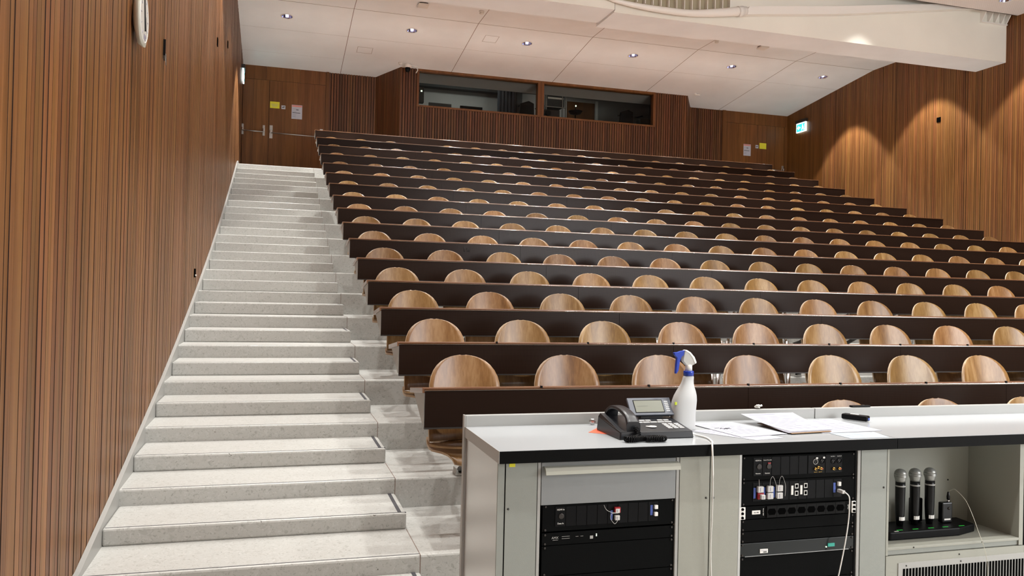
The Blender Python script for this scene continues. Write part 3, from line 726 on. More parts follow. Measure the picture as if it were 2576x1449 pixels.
# shelf bracket in the right-hand corner
o = thing('shelf_bracket', (13.2, 12.46, 6.88), 'white shelf with triangular webs high in the right corner', 'bracket')
B('shelf', 12.87, WR-0.025, 12.41, 12.461, 6.88, 6.90, M_WHITEGLOW, o)
B('top_plate', 12.87, WR-0.025, 12.26, 12.461, 7.131, 7.145, M_WHITEGLOW, o)
for i, x_ in enumerate((12.88, 13.05, 13.20, 13.35, 13.475)):
    b = MB(); b.prism([(12.46, 6.901), (12.42, 6.901), (12.27, 7.13), (12.46, 7.13)], 0, x_-0.008, x_+0.008)
    b.build('web', M_WHITEGLOW, o)

# ------------------------------------------------------------------ downlight fixtures
def downlight(x, y, z, lab, grp):
    o = thing('downlight', (x, y, z), lab, 'downlight', grp)
    b = MB(); b.lathe([(0.128, -0.001), (0.126, -0.006), (0.104, -0.006), (0.104, 0.004)], (0, 0, 0), n=28, cap=False); b.build('trim_ring', M_WHITE, o, local=True)
    b = MB(); b.lathe([(0.104, 0.0), (0.075, 0.10)], (0, 0, 0), n=28)
    for f in list(b.bm.faces):
        if len(f.verts) > 4 : b.bm.faces.remove(f)
    b.build('reflector', M_REFL, o, local=True)
    b = MB(); b.lathe([(0.030, 0.10), (0.030, 0.022), (0.02, 0.014)], (0, 0, 0), n=12); b.build('bulb', M_BULB, o, local=True)
    return o
def copy_tree(o, loc, lab=None):
    c = o.copy(); COL.objects.link(c); c.location = loc
    if lab: c['label'] = lab
    for ch in list(o.children):
        d = ch.copy(); COL.objects.link(d); d.parent = c
        for g_ in list(ch.children):
            e = g_.copy(); COL.objects.link(e); e.parent = d
    return c
DLN = ['nearest the left wall', 'second from the left wall', 'third from the left wall', 'third from the right wall', 'second from the right wall', 'nearest the right wall']
d0 = downlight(LX[0], 16.79, CZ(16.79), 'downlight in the rear sloping ceiling, '+DLN[0], 'downlights in the ceiling')
d0.rotation_euler = (-math.atan(0.1209), 0, 0)
for i in range(1, 6): copy_tree(d0, (LX[i], 16.79, CZ(16.79)), 'downlight in the rear sloping ceiling, '+DLN[i])
RN = {11.66: 'first', 9.1: 'second', 6.54: 'third', 3.98: 'fourth', 1.4: 'fifth'}
for yy, zz, rn in [(14.22, 6.973, 'ceiling behind the beam')] + [(q, FCZ, 'front ceiling, %s row from the beam' % RN[q]) for q in (11.66, 9.1, 6.54, 3.98, 1.4)]:
    for i in range(6):
        c = copy_tree(d0, (LX[i], yy, zz), 'downlight in the %s, %s' % (rn, DLN[i])); c.rotation_euler = (0, 0, 0)
c = copy_tree(d0, (10.12, 11.98, FCZ-0.001), 'extra downlight close to the beam above the right rows'); c.rotation_euler = (0, 0, 0)
# detectors and camera
def detector(x, y, sq, lab):
    if sq:
        o = thing('alarm_beacon', (x, y, 6.973), lab, 'detector')
        B('body', x-0.10, x+0.10, y-0.10, y+0.10, 6.915, 6.955, M_WHITE, o, bevel=0.012)
        B('mount', x-0.08, x+0.08, y-0.07, y+0.085, 6.955, 6.9725, M_BLACK, o)
    else:
        o = thing('smoke_detector', (x, y, 6.973), lab, 'detector')
        b = MB(); b.lathe([(0.05, 0), (0.05, -0.025), (0.035, -0.03), (0.035, -0.045), (0.045, -0.05), (0.03, -0.065), (0, -0.067)], (x, y, 6.9725), n=20); b.build('sensor_head', M_WHITE, o)
detector(2.59, 15.38, True, 'square white beacon on the ceiling at the left')
detector(3.74, 15.38, False, 'small round detector beside the ceiling joint, left of centre')
detector(8.91, 15.40, False, 'small round detector right of centre under the beam')
detector(10.05, 15.42, True, 'square white beacon on the ceiling at the right')
o = thing('dome_camera', (2.80, 18.55, CZ(18.55)), 'dome camera hanging at the left corner of the projection booth', 'camera')
zc_ = CZ(18.55)
b = MB(); b.lathe([(0.085, 0.0), (0.085, -0.07), (0.06, -0.08)], (2.80, 18.55, zc_), n=20); b.build('housing', M_WHITE, o)
b = MB(); b.lathe([(0.06, -0.08), (0.058, -0.13), (0.04, -0.17), (0.0, -0.185)], (2.80, 18.55, zc_), n=20); b.build('dome', M_BLACK, o)
b = MB(); b.tube([(2.88, 18.55, zc_-0.02), (3.02, 18.58, zc_-0.02), (3.04, 18.60, zc_-0.1), (3.0, 18.62, zc_-0.17)], 0.012); b.build('arm', M_WHITE, o)
b = MB(); b.lathe([(0.045, 0), (0.03, -0.05), (0, -0.055)], (2.62, 18.5, CZ(18.5)), n=14); b.build('sensor', M_WHITE, label='tiny white ceiling sensor left of the dome camera', cat='sensor')
b = MB(); b.tube([(10.15, 18.55, CZ(18.55)-0.03), (10.28, 18.55, CZ(18.55)-0.03)], 0.02); b.lathe([(0.03, -0.04), (0.03, 0)], (10.15, 18.55, CZ(18.55)), n=12)
b.build('sensor', M_WHITE, label='tiny white ceiling sensor right of the booth front', cat='sensor')

# ------------------------------------------------------------------ bench desks and plywood chairs
ORD = ['first', 'second', 'third', 'fourth', 'fifth', 'sixth', 'seventh', 'eighth', 'ninth', 'tenth', 'eleventh', 'twelfth', 'thirteenth', 'fourteenth', 'fifteenth', 'sixteenth', 'seventeenth', 'eighteenth']
PW = (XE-XS)/6
def desk(k):
    y = Yk(k)+0.05; z = T[k]
    lab = 'brown perforated bench desk, %s' % ('frontmost desk row' if k == 0 else 'rearmost desk row' if k == 15 else '%s desk row from the front' % ORD[k])
    o = thing('bench_desk', (XS, y, z), lab, 'desk', 'bench desks rising up the hall')
    for i in range(6):
        xa_, xb_ = XS+PW*i+(0.001 if i else 0), XS+PW*(i+1)-0.001
        b = MB(); b.box(xa_, xb_, y, y+0.014, z+0.615, z+0.800, M_PANEL)
        b.box(xa_, xb_, y-0.003, y+0.016, z+0.608, z+0.616, M_DARKMETAL)
        b.build('front_panel', M_PANEL, o)
    b = MB(); b.tube([(XS-0.002, y+0.002, z+0.8025), (XE+0.002, y+0.002, z+0.8025)], 0.0055, n=20); b.build('edge_trim', M_EDGE, o)
    b = MB(); b.hexa([(XS-0.012, y+0.006, z+0.788), (XE+0.012, y+0.006, z+0.788), (XE+0.012, y+0.39, z+0.745), (XS-0.012, y+0.39, z+0.745)],
                     [(XS-0.012, y+0.006, z+0.815), (XE+0.012, y+0.006, z+0.815), (XE+0.012, y+0.39, z+0.772), (XS-0.012, y+0.39, z+0.772)])
    b.build('desktop', M_DESK, o, bevel=0.002)
    for i in range(7):
        x_ = XS+PW*i + (0.004 if i == 0 else -0.004 if i == 6 else 0)
        b = MB(); b.prism([(y+0.016, z+0.79), (y+0.33, z+0.752), (y+0.05, z+0.62), (y+0.016, z+0.62)], 0, x_-0.004, x_+0.004)
        b.build('gusset', M_GUSSET, o)
    if k < 2:
        for i in range(1, 10):
            x_ = XS+PW/3*i; B('edge_clip', x_-0.005, x_+0.005, y-0.002, y+0.010, z+0.806, z+0.819, M_BLACK, o)
    return o
for k in range(16): desk(k)

def shell_mesh(grid, th, nsign=1):
    """grid[row][col] of points; offset copy along normals, ply rim"""
    b = MB(); b.mi(M_PLY); b.mi(M_PLYEDGE)
    R, Cn = len(grid), len(grid[0])
    P_ = [[Vector(p) for p in row] for row in grid]
    Nn = []
    for i in range(R):
        row = []
        for j in range(Cn):
            du_ = P_[min(i+1, R-1)][j]-P_[max(i-1, 0)][j]; dv_ = P_[i][min(j+1, Cn-1)]-P_[i][max(j-1, 0)]
            n_ = du_.cross(dv_)
            row.append(n_.normalized() if n_.length > 1e-9 else Vector((0, 1, 0)))
        Nn.append(row)
    V1 = [[b.bm.verts.new(P_[i][j]) for j in range(Cn)] for i in range(R)]
    V2 = [[b.bm.verts.new(P_[i][j]+Nn[i][j]*th*nsign) for j in range(Cn)] for i in range(R)]
    for i in range(R-1):
        for j in range(Cn-1):
            for V in (V1, V2):
                f = b.bm.faces.new([V[i][j], V[i][j+1], V[i+1][j+1], V[i+1][j]]); f.smooth = True; f.material_index = 0
    rim = [(0, j) for j in range(Cn)] + [(i, Cn-1) for i in range(1, R)] + [(R-1, j) for j in range(Cn-2, -1, -1)] + [(i, 0) for i in range(R-2, 0, -1)]
    for a, c in zip(rim, rim[1:]+rim[:1]):
        f = b.bm.faces.new([V1[a[0]][a[1]], V1[c[0]][c[1]], V2[c[0]][c[1]], V2[a[0]][a[1]]]); f.material_index = 1
    return b
def backrest_grid():
    zs = [0.475+0.265*i/6 for i in range(6)] + [0.74+0.197*math.sin(math.radians(a)) for a in (0, 12, 24, 36, 47, 57, 66, 73, 79, 83.5, 87)]
    g_ = []
    for z in zs:
        w_ = 0.205*max(0, 1-((z-0.74)/0.197)**2.35)**(1/2.35) if z > 0.74 else 0.205+0.008*(0.74-z)/0.26
        y = -0.085*(0.937-z)/0.46 - 0.03*max(0, (0.56-z)/0.09)**2*0.5
        row = []
        for j in range(13):
            u = -1+2*j/12; row.append((u*w_, y-0.045*(u*w_/0.205)**2, z))
        g_.append(row)
    return g_
def seat_grid():
    prof = [(-0.10, 0.478), (-0.13, 0.458), (-0.18, 0.450), (-0.25, 0.448), (-0.32, 0.450), (-0.38, 0.455), (-0.42, 0.455), (-0.45, 0.446), (-0.468, 0.425), (-0.476, 0.400)]
    g_ = []
    for i, (y, z) in enumerate(prof):
        t = (-y-0.10)/0.376
        w_ = 0.215 + 0.013*math.sin(min(1, t*2)*math.pi/2) if t < 0.45 else 0.228*math.sqrt(max(0.0, 1-((t-0.45)/0.66)**2.4))
        w_ = max(w_, 0.06)
        g_.append([(u*w_, y, z+0.018*(abs(u)**2.5) if i < 7 else z+0.018*(abs(u)**2.5)) for u in [-1+2*j/12 for j in range(13)]])
    return g_
bk = shell_mesh(backrest_grid(), 0.009, -1); bm1 = bmesh.new; BACK = bk.build('backrest', M_PLY)
st = shell_mesh(seat_grid(), 0.011, -1); SEAT = st.build('seat', M_PLY)
back_me, seat_me = BACK.data, SEAT.data
bpy.data.objects.remove(BACK); bpy.data.objects.remove(SEAT)
CH_OFF, CH_X0 = 0.57, 1.036
arm_cache = {}
def make_chair(k, i):
    rise = (TZ(k+1)-TZ(k)) if k < 15 else 0.0
    x = CH_X0 + PW/3*i
    if k < 0:
        lab = 'plywood chair in the deskless front row, %s from the left' % ORD[i-3]
    else:
        rowt = 'frontmost desk row' if k == 0 else 'rearmost desk row' if k == 15 else '%s desk row' % ORD[k]
        lab = 'curved plywood chair in the %s, %s from the left aisle' % (rowt, ORD[i]) if i < 17 else 'curved plywood chair in the %s, last before the right aisle' % rowt
    o = thing('lecture_chair', (x, Yk(k)+CH_OFF, TZ(k)-(0.014 if k > 6 else 0.005 if k > 4 else 0)), lab, 'chair', 'plywood chairs in the hall')
    for nm_, me in (('backrest', back_me), ('seat', seat_me)):
        c = bpy.data.objects.new(nm_, me); COL.objects.link(c); c.parent = o
    yr = PITCHY-CH_OFF      # riser of the next terrace, local y
    key = round(rise, 4)
    if key not in arm_cache:
        b = MB()
        h = max(rise, 0.0)
        if k >= 15:
            b.tube([(0.09, 0.05, 0.002), (0.09, 0.05, 0.36), (0.09, -0.05, 0.43), (0.09, -0.28, 0.432)], 0.02, n=10)
        else:
            b.tube([(0.09, yr+0.05, h+0.03), (0.09, yr-0.06, h+0.06), (0.09, 0.05, 0.38), (0.09, -0.05, 0.43), (0.09, -0.28, 0.432)], 0.02, n=10)
        b.box(0.06, 0.12, -0.065, -0.05, 0.43, 0.60)
        a = b.build('support_arm', M_DARKMETAL); m1 = a.data; bpy.data.objects.remove(a)
        b = MB()
        if k >= 15: b.box(0.03, 0.15, 0.0, 0.1, 0.001, 0.012)
        else: b.box(0.05, 0.13, yr+0.004, yr+0.09, h+0.001, h+0.014); b.box(0.052, 0.060, yr+0.004, yr+0.08, h+0.014, h+0.045); b.box(0.12, 0.128, yr+0.004, yr+0.08, h+0.014, h+0.045)
        a = b.build('foot_plate', M_GUSSET); m2 = a.data; bpy.data.objects.remove(a)
        arm_cache[key] = (m1, m2)
    if 'post' not in arm_cache:
        b = MB()
        for dx in (-0.026, 0.026): b.tube([(0.306+dx, -0.01, 0.001), (0.306+dx, -0.01, 0.56)], 0.015, n=12)
        b.box(0.265, 0.347, -0.02, 0.0, 0.44, 0.47)
        a = b.build('chrome_post', M_CHROME); arm_cache['post'] = a.data; bpy.data.objects.remove(a)
    for nm_, me in zip(('support_arm', 'foot_plate', 'chrome_post'), arm_cache[key]+((arm_cache['post'],) if i < 17 else ())):
        c = bpy.data.objects.new(nm_, me); COL.objects.link(c); c.parent = o
    return o
for k in range(-1, 15):
    for i in (range(3, 9) if k < 0 else range(18)):
        if k == 14 and i == 3: continue
        make_chair(k, i)
# scribbled marks on one desk panel
b = MB()
y_ = Yk(5)+0.05-0.004
for q in (((1.935, 1.955), (1.940, 1.90)), ((1.975, 1.95), (1.965, 1.93)), ((1.98, 1.93), (1.972, 1.905)), ((1.99, 1.93), (1.992, 1.902))):
    b.tube([(q[0][0], y_, q[0][1]), (q[1][0], y_, q[1][1])], 0.003, n=6)
b.build('scribble', M_INKB, label='black scribble on the perforated panel of the sixth desk row', cat='scribble')

# ------------------------------------------------------------------ wall fittings
o = thing('wall_clock', (WL, 5.09, 2.85), 'cream wall clock seen nearly edge-on on the left slatted wall', 'clock')
def sq(r, flat, n=40):
    out = []
    for j in range(n):
        a = 2*math.pi*j/n; y, z = r*math.cos(a), r*math.sin(a)
        out.append((max(-flat, min(flat, y)), max(-flat, min(flat, z))))
    return out
cy_, cz_ = 5.09, 3.005
b = MB(); b.lathe([(0.06, 0.001), (0.135, 0.024), (0.153, 0.042), (0.155, 0.052)], (WL, cy_, cz_), ax=0, n=48, sy=1.14)
for v_ in b.bm.verts: v_.co.z = max(v_.co.z, cz_-0.158)
b.build('case', M_CLOCK, o)
b = MB(); b.lathe([(0.140, 0.0), (0.140, 0.003)], (WL+0.0525, cy_, cz_), ax=0, n=36); dl = b.build('dial', M_DIAL, o)
b = MB(); b.lathe([(0.140, 0.0), (0.140, 0.005), (0.145, 0.005), (0.147, 0.0)], (WL+0.0525, cy_, cz_), ax=0, n=36)
for f in list(b.bm.faces):
    if len(f.verts) > 4: b.bm.faces.remove(f)
b.build('bezel', M_WHITE, o)
for nm_, dy, dz, t in (('minute_hand', -0.03, 0.12, 0.004), ('hour_hand', 0.02, -0.075, 0.006)):
    b = MB(); b.tube([(WL+0.059, cy_, cz_), (WL+0.059, cy_+dy, cz_+dz)], t, n=6); b.build(nm_, M_INKB, o)
b = MB()
for j in range(12):
    a = j*math.pi/6; r0, r1 = 0.103, 0.124
    b.tube([(WL+0.0562, cy_+r0*math.sin(a), cz_+r0*math.cos(a)), (WL+0.0562, cy_+r1*math.sin(a), cz_+r1*math.cos(a))], 0.002, n=4)
b.build('hour_mark', M_INK, dl)
B('label_plate', WL+0.0562, WL+0.057, cy_-0.01, cy_+0.05, cz_-0.125, cz_-0.095, M_INK, dl)
o = thing('wall_bracket', (WL, 6.4, 3.15), 'small dark metal bracket below right of the wall clock', 'bracket')
B('plate', WL+0.001, WL+0.018, 6.31, 6.318, 3.12, 3.235, M_BLACK, o)
B('face', WL+0.001, WL+0.006, 6.318, 6.39, 3.10, 3.225, M_DARKMETAL, o)
b = MB(); b.tube([(WL+0.018, 6.315, 3.13), (WL+0.008, 6.41, 3.075)], 0.004, n=6); b.build('wire', M_CHROME, o)
B('wall_socket', WL+0.001, WL+0.012, 11.38, 11.47, 4.66, 4.76, M_BLACK2, label='dark wall socket high on the left wall, the nearer of two', cat='wall socket')
B('wall_socket', WL+0.001, WL+0.012, 13.56, 13.65, 5.26, 5.36, M_BLACK2, label='dark wall socket high on the left wall near the ceiling', cat='wall socket')
o = B('wall_socket', WL+0.001, WL+0.012, 9.06, 9.14, 1.56, 1.65, M_BLACK2, label='dark wall socket low on the left wall above the stairs', cat='wall socket')
B('cover_edge', WL+0.012, WL+0.02, 9.06, 9.14, 1.575, 1.59, M_WHITE, o)
B('wall_socket', WR-0.015, WR-0.001, 14.05, 14.15, 5.34, 5.44, M_BLACK2, label='dark square socket on the right slatted wall', cat='wall socket')

# ------------------------------------------------------------------ lecturer's console
CF = 2.53
c = thing('lecture_console', (0.70, CF, 0), 'long white-topped console with grey cabinets and rack bays', 'console')
def cb(name, x0, x1, y0, y1, z0, z1, m, parent=None, bevel=0): return B(name, x0, x1, y0, y1, z0, z1, m, parent or c, bevel=bevel)
XE2 = 4.6
for (a, d) in ((0.70, 2.234), (2.237, XE2)):
    b = MB(); b.mi(M_TOP); b.mi(M_BLACKEDGE); b.mi(M_GUSSET)
    b.box(a, d, 2.503, 2.985, 0.9135, 0.953, M_TOP); b.box(a, d, 2.50, 2.503, 0.913, 0.952, M_BLACKEDGE)
    if a < 1: b.box(a-0.0015, a, 2.50, 2.985, 0.9135, 0.953, M_GUSSET)
    b.build('worktop', M_TOP, c)
    u = cb('upstand', a+0.0015, d, 2.985, 3.012, 0.3, 0.995, M_UPST, bevel=0.0015)
cb('side_panel', 0.704, 0.716, 2.535, 2.985, 0.0, 0.9125, M_SIDE)
cb('back_post', 0.6955, 0.7012, 2.985, 3.012, 0.0, 0.996, M_GUSSET)
cb('back_panel', 0.72, XE2, 2.97, 2.984, 0.0, 0.9125, M_GREYP)
cb('corner_post', 0.7045, 0.727, CF, CF+0.02, 0.0, 0.9125, M_GREYP)
cb('shadow_gap', 0.727, 0.7315, CF+0.004, CF+0.02, 0.0, 0.912, M_BLACK)
dr_ = cb('cabinet_door', 0.7315, 0.838, CF, CF+0.018, 0.08, 0.9125, M_GREYP)
M_SCREW = plain('screw_grey', (0.07, 0.07, 0.065), 0.4, 0.5)
def screw(x, z, parent, r=0.004, m=None, y=CF):
    m = m or M_SCREW
    b = MB(); b.lathe([(r, 0.0), (r*0.8, -0.0025), (0, -0.0025)], (x, y, z), ax=1, n=12)
    b.lathe([(r*0.35, -0.0026), (r*0.3, -0.003), (0, -0.003)], (x, y, z), ax=1, n=8, m=None); b.build('screw', m, parent)
screw(0.742, 0.76, dr_)
yt = B('yellow_tag', 0.742, 0.762, CF-0.001, CF, 0.896, 0.9068, M_YELLOW, label='tiny yellow tag under the left end of the console worktop', cat='tag')
cb('shadow_gap', 0.838, 0.8405, CF+0.004, CF+0.02, 0.08, 0.912, M_BLACK)
cb('frame_strip', 0.8405, 0.8505, CF, CF+0.02, 0.08, 0.9125, M_GUSSET)
cb('plinth', 0.73, XE2, CF+0.03, CF+0.05, 0.0, 0.08, M_BLACK)
# drawer with lip handle
dw = cb('drawer', 0.853, 1.340, CF, CF+0.02, 0.766, 0.906, M_DRAWER, bevel=0.001)
b = MB(); b.prism([(CF-0.001, 0.894), (CF-0.016, 0.892), (CF-0.024, 0.882), (CF-0.026, 0.870), (CF-0.020, 0.868), (CF-0.016, 0.878), (CF-0.001, 0.884)], 0, 0.860, 1.346)
b.build('handle', M_HANDLE, dw)
cb('frame_strip', 1.3425, 1.353, CF, CF+0.02, 0.08, 0.9125, M_GUSSET)
cb('shadow_gap', 1.353, 1.356, CF+0.004, CF+0.02, 0.08, 0.912, M_BLACK)
p1 = cb('fixed_panel', 1.356, 1.471, CF, CF+0.018, 0.08, 0.9125, M_BEIGEP); screw(1.459, 0.762, p1)
cb('shadow_gap', 1.471, 1.475, CF+0.004, CF+0.02, 0.08, 0.912, M_BLACK)
p2 = cb('fixed_panel', 1.475, 1.588, CF, CF+0.018, 0.08, 0.9125, M_BEIGEP); screw(1.487, 0.761, p2)
cb('frame_strip', 1.589, 1.5985, CF, CF+0.02, 0.08, 0.9125, M_ALU)
cb('rack_rail', 2.079, 2.085, CF+0.004, CF+0.02, 0.08, 0.905, M_BLACK)
cb('frame_strip', 2.086, 2.098, CF, CF+0.02, 0.08, 0.9125, M_GUSSET)
cb('shadow_gap', 2.098, 2.102, CF+0.004, CF+0.02, 0.08, 0.912, M_BLACK)
p3 = cb('fixed_panel', 2.102, 2.2155, CF, CF+0.018, 0.08, 0.9125, M_GREYP); screw(2.203, 0.765, p3)
cb('shadow_gap', 2.2155, 2.218, CF+0.004, CF+0.02, 0.08, 0.912, M_BLACK)
# cubby
cb('shelf_side', 2.218, 2.2275, CF, 2.80, 0.508, 0.9125, M_BEIGEP)
cb('shelf_back', 2.2275, 2.852, 2.78, 2.795, 0.51, 0.9125, M_BEIGEP)
cb('shelf_side', 2.852, 2.872, CF, 2.80, 0.508, 0.9125, M_BEIGEP)
sh = cb('shelf_board', 2.2275, 2.852, CF, 2.78, 0.527, 0.537, M_BEIGEP, bevel=0.001)
cb('shelf_rail', 2.2275, 2.872, CF+0.006, CF+0.02, 0.508, 0.526, M_GREYP)
for x_ in (2.345, 2.67): screw(x_, 0.532, sh, 0.003)
screw(2.745, 0.715, c, 0.003, M_BLACK, 2.779)
lp = cb('lower_panel', 2.2195, 2.879, CF, CF+0.014, 0.08, 0.505, M_BEIGEP)
screw(2.56, 0.492, lp, 0.003)
b = MB(); b.box(2.274, 2.879, CF-0.003, CF, 0.08, 0.477, M_GUSSET); gf = b.build('grille_frame', M_GUSSET, lp)
b = MB()
for i in range(40):
    x_ = 2.295+0.0146*i; b.box(x_, x_+0.0085, CF-0.0045, CF-0.0031, 0.10, 0.455)
b.build('slot_row', M_BLACK2, gf)
screw(2.31, 0.466, gf, 0.003, y=CF-0.003); screw(2.565, 0.466, gf, 0.003, y=CF-0.003)
cb('fixed_panel', 2.884, 3.9, CF, CF+0.018, 0.08, 0.9125, M_GREYP)
cb('shadow_gap', 2.879, 2.884, CF+0.004, CF+0.02, 0.08, 0.912, M_BLACK)
cb('bay_lining', 0.8505, 1.3425, CF+0.04, CF+0.06, 0.08, 0.765, M_BLACK2)
cb('bay_lining', 1.5985, 2.079, CF+0.04, CF+0.06, 0.08, 0.905, M_BLACK2)

# rack units (each slides out by itself)
def unit(name, x0, z0, z1, lab, cat_, m=M_BLACKM, y=CF+0.006, width=0.480, screws=True):
    o = thing(name, (x0, y, z0), lab, cat_)
    B('front_plate', x0, x0+width, y, y+0.004, z0+0.0006, z1-0.0006, m, o, bevel=0.0008)
    if screws:
        for x_ in (x0+0.010, x0+width-0.010):
            for z_ in ((z0+0.006, z1-0.006) if z1-z0 > 0.03 else ((z0+z1)/2,)):
                b = MB(); b.lathe([(0.0036, 0), (0.0036, -0.003), (0.002, -0.0034), (0.0, -0.0028)], (x_, y, z_), ax=1, n=10); b.build('screw', M_DARKMETAL, o)
    return o
RX1, RX2 = 0.861, 1.600
def module(o, x0, z0, z1, w_=0.036, y=CF+0.006):
    return B('module', x0, x0+w_, y-0.0015, y-0.0001, z0, z1, M_BLACK, o, bevel=0.0006)
def cap(o, x, z, s=0.0085, m=M_GREYCAP, y=CF+0.003, red=False):
    q = B('plug_cap', x-s, x+s, y-0.012, y, z-s*0.95, z+s*0.95, m, o, bevel=0.002)
    B('cap_slot', x-s*0.35, x-s*0.1, y-0.0125, y-0.012, z-s*0.6, z+s*0.6, M_INK, q)
u1 = unit('connector_panel', RX1, 0.6765, 0.765, 'black connector panel right under the drawer in the left rack', 'connector panel')
y_ = CF+0.0045
for i in range(10):
    q = module(u1, 0.905+0.0374*i, 0.692, 0.757)
lettering('lettering', 'HDMI In', 0.0075, (0.924, y_-0.0006, 0.7475), M_WHITE, u1)
lettering('lettering', 'Data In', 0.0075, (0.924, y_-0.0006, 0.702), M_WHITE, u1)
b = MB(); b.lathe([(0.0095, 0), (0.0095, -0.002), (0.006, -0.001)], (0.926, y_, 0.726), ax=1, n=16); b.build('data_socket', M_DARKMETAL, u1)
B('port_label', 1.102, 1.110, y_-0.001, y_, 0.704, 0.736, M_BLUE, u1); B('port_label', 1.249, 1.258, y_-0.001, y_, 0.712, 0.746, M_BLUE, u1)
cap(u1, 1.123, 0.736, 0.008, M_GREYCAP); B('red_cap', 1.114, 1.133, CF-0.008, CF+0.003, 0.730, 0.7475, M_RED, u1); cap(u1, 1.123, 0.7125)
for z_ in (0.7405, 0.7165): B('plug_cap', 1.2615, 1.2735, y_-0.010, y_, z_-0.0065, z_+0.0065, M_WHITE, u1, bevel=0.001)
b = MB(); b.tube(cat([(1.075, CF-0.002, 0.757), (1.082, CF-0.008, 0.742), (1.10, CF-0.010, 0.733), (1.123, CF-0.012, 0.730), (1.100, CF-0.010, 0.728), (1.098, CF-0.008, 0.712), (1.112, CF-0.009, 0.694), (1.123, CF-0.009, 0.704)]), 0.0007, n=5); b.build('cord', M_GREYCAP, u1)
u2 = unit('audio_switcher', RX1, 0.6305, 0.672, 'slim black switcher unit with tiny lights in the left rack', 'switcher', M_BLACKM)
lettering('lettering', 'AMX', 0.011, (0.906, CF+0.0050, 0.655), M_GUSSET, u2)
for (a, d, z_) in ((0.930, 0.958, 0.6575), (0.930, 0.958, 0.6505), (0.979, 0.989, 0.655), (0.996, 1.006, 0.655), (0.898, 0.917, 0.647)):
    B('marking', a, d, CF+0.0052, CF+0.0058, z_, z_+0.001, M_GUSSET, u2)
B('port', 1.030, 1.041, CF+0.0045, CF+0.0058, 0.645, 0.655, M_GUSSET, u2)
for z_ in (0.6575, 0.6525): B('indicator_light', 1.0515, 1.0545, CF+0.0045, CF+0.0058, z_, z_+0.003, M_LEDW, u2)
zb = 0.6295; n_ = 0
blk = unit('blank_panel', RX1, 0.53, 0.6295, 'plain black blanking panel below the switcher in the left rack', 'blanking panel')
blk2 = unit('blank_panel', RX1, 0.44, 0.529, 'plain black blanking panel at the picture edge in the left rack', 'blanking panel')
blk3 = unit('blank_panel', RX1, 0.10, 0.439, 'tall plain black blanking panel low in the left rack', 'blanking panel')
# right rack
ua = unit('connector_panel', RX2, 0.8125, 0.8995, 'black connector panel with gold sockets topmost in the right rack', 'connector panel')
for i in range(6): module(ua, 1.648+0.0374*i, 0.828, 0.894)
module(ua, 1.8745, 0.828, 0.894, 0.072); module(ua, 1.9485, 0.828, 0.894, 0.072)
yu = CF+0.0040
lettering('lettering', 'HDMI In', 0.0068, (1.667, yu, 0.883), M_WHITE, ua); lettering('lettering', 'Remote', 0.0062, (1.667, yu, 0.837), M_WHITE, ua)
lettering('lettering', 'Room Proj only', 0.0052, (1.705, yu, 0.884), M_WHITE, ua); lettering('lettering', 'Remote', 0.0062, (1.705, yu, 0.837), M_WHITE, ua)
for x_ in (1.671, 1.711):
    b = MB(); b.lathe([(0.010, 0), (0.010, -0.002), (0.006, -0.001)], (x_, yu+0.0005, 0.861), ax=1, n=16); b.build('data_socket', M_DARKMETAL, ua)
B('red_marker', 1.706, 1.718, yu-0.002, yu+0.0003, 0.871, 0.875, M_RED, ua)
for i, (x_, z_) in enumerate(((1.905, 0.871), (1.935, 0.872), (1.982, 0.870), (2.008, 0.871))):
    b = MB(); b.lathe([(0.0105, 0), (0.0105, -0.002), (0.0085, -0.002), (0.0085, 0.0005), (0, 0.0005)], (x_, yu+0.0006, z_), ax=1, n=18); q = b.build('audio_socket', M_GUSSET if i == 0 else M_BLACK, ua)
    if i < 2: B('latch', x_+0.001, x_+0.009, yu-0.003, yu, z_+0.010, z_+0.016, M_WHITE, q)
    for dx, dz in ((-0.003, 0.002), (0.003, 0.002), (0, -0.003)):
        B('pin', x_+dx-0.0006, x_+dx+0.0006, yu-0.0005, yu, z_+dz, z_+dz+0.0012, M_WHITE, q)
for i, (x_, z_) in enumerate(((1.905, 0.845), (1.929, 0.846), (1.983, 0.843), (2.008, 0.843), (1.917, 0.850))):
    b = MB(); b.lathe([(0.0055, 0), (0.005, -0.004), (0.0042, -0.004), (0.0042, -0.009), (0.0, -0.009)], (x_, yu+0.0004, z_), ax=1, n=14); q = b.build('gold_socket', M_GOLD, ua)
    b = MB(); b.lathe([(0.003, -0.0092), (0.003, -0.0098), (0, -0.0098)], (x_, yu+0.0004, z_), ax=1, n=10); b.build('socket_ring', M_RED if i in (1, 3) else M_BLACK, q)
lettering('lettering', 'Line In L    Line In R', 0.0042, (1.917, yu, 0.833), M_GOLD, ua)
lettering('lettering', 'Line Out L', 0.0042, (1.980, yu, 0.888), M_WHITE, ua); lettering('lettering', 'Line Out R', 0.0042, (2.008, yu, 0.888), M_WHITE, ua)
ub = unit('connector_panel', RX2, 0.7235, 0.8115, 'black connector panel with grey plug caps second in the right rack', 'connector panel')
for i in range(10): module(ub, 1.648+0.0374*i, 0.738, 0.804)
for i, x_ in enumerate((1.655, 1.6935, 1.733)):
    B('port_label', x_-0.005, x_+0.004, yu-0.0006, yu+0.0004, 0.749, 0.787, M_BLUE, ub)
for (x_, z_, r_) in ((1.673, 0.782, 0), (1.713, 0.782, 0), (1.752, 0.783, 0), (1.713, 0.757, 0), (1.752, 0.757, 0), (1.678, 0.757, 1)):
    if r_: B('red_cap', x_-0.014, x_+0.009, yu-0.009, yu, z_-0.010, z_+0.012, M_RED, ub)
    cap(ub, x_, z_, 0.0115 if not r_ else 0.0085, y=yu-0.009 if r_ else yu)
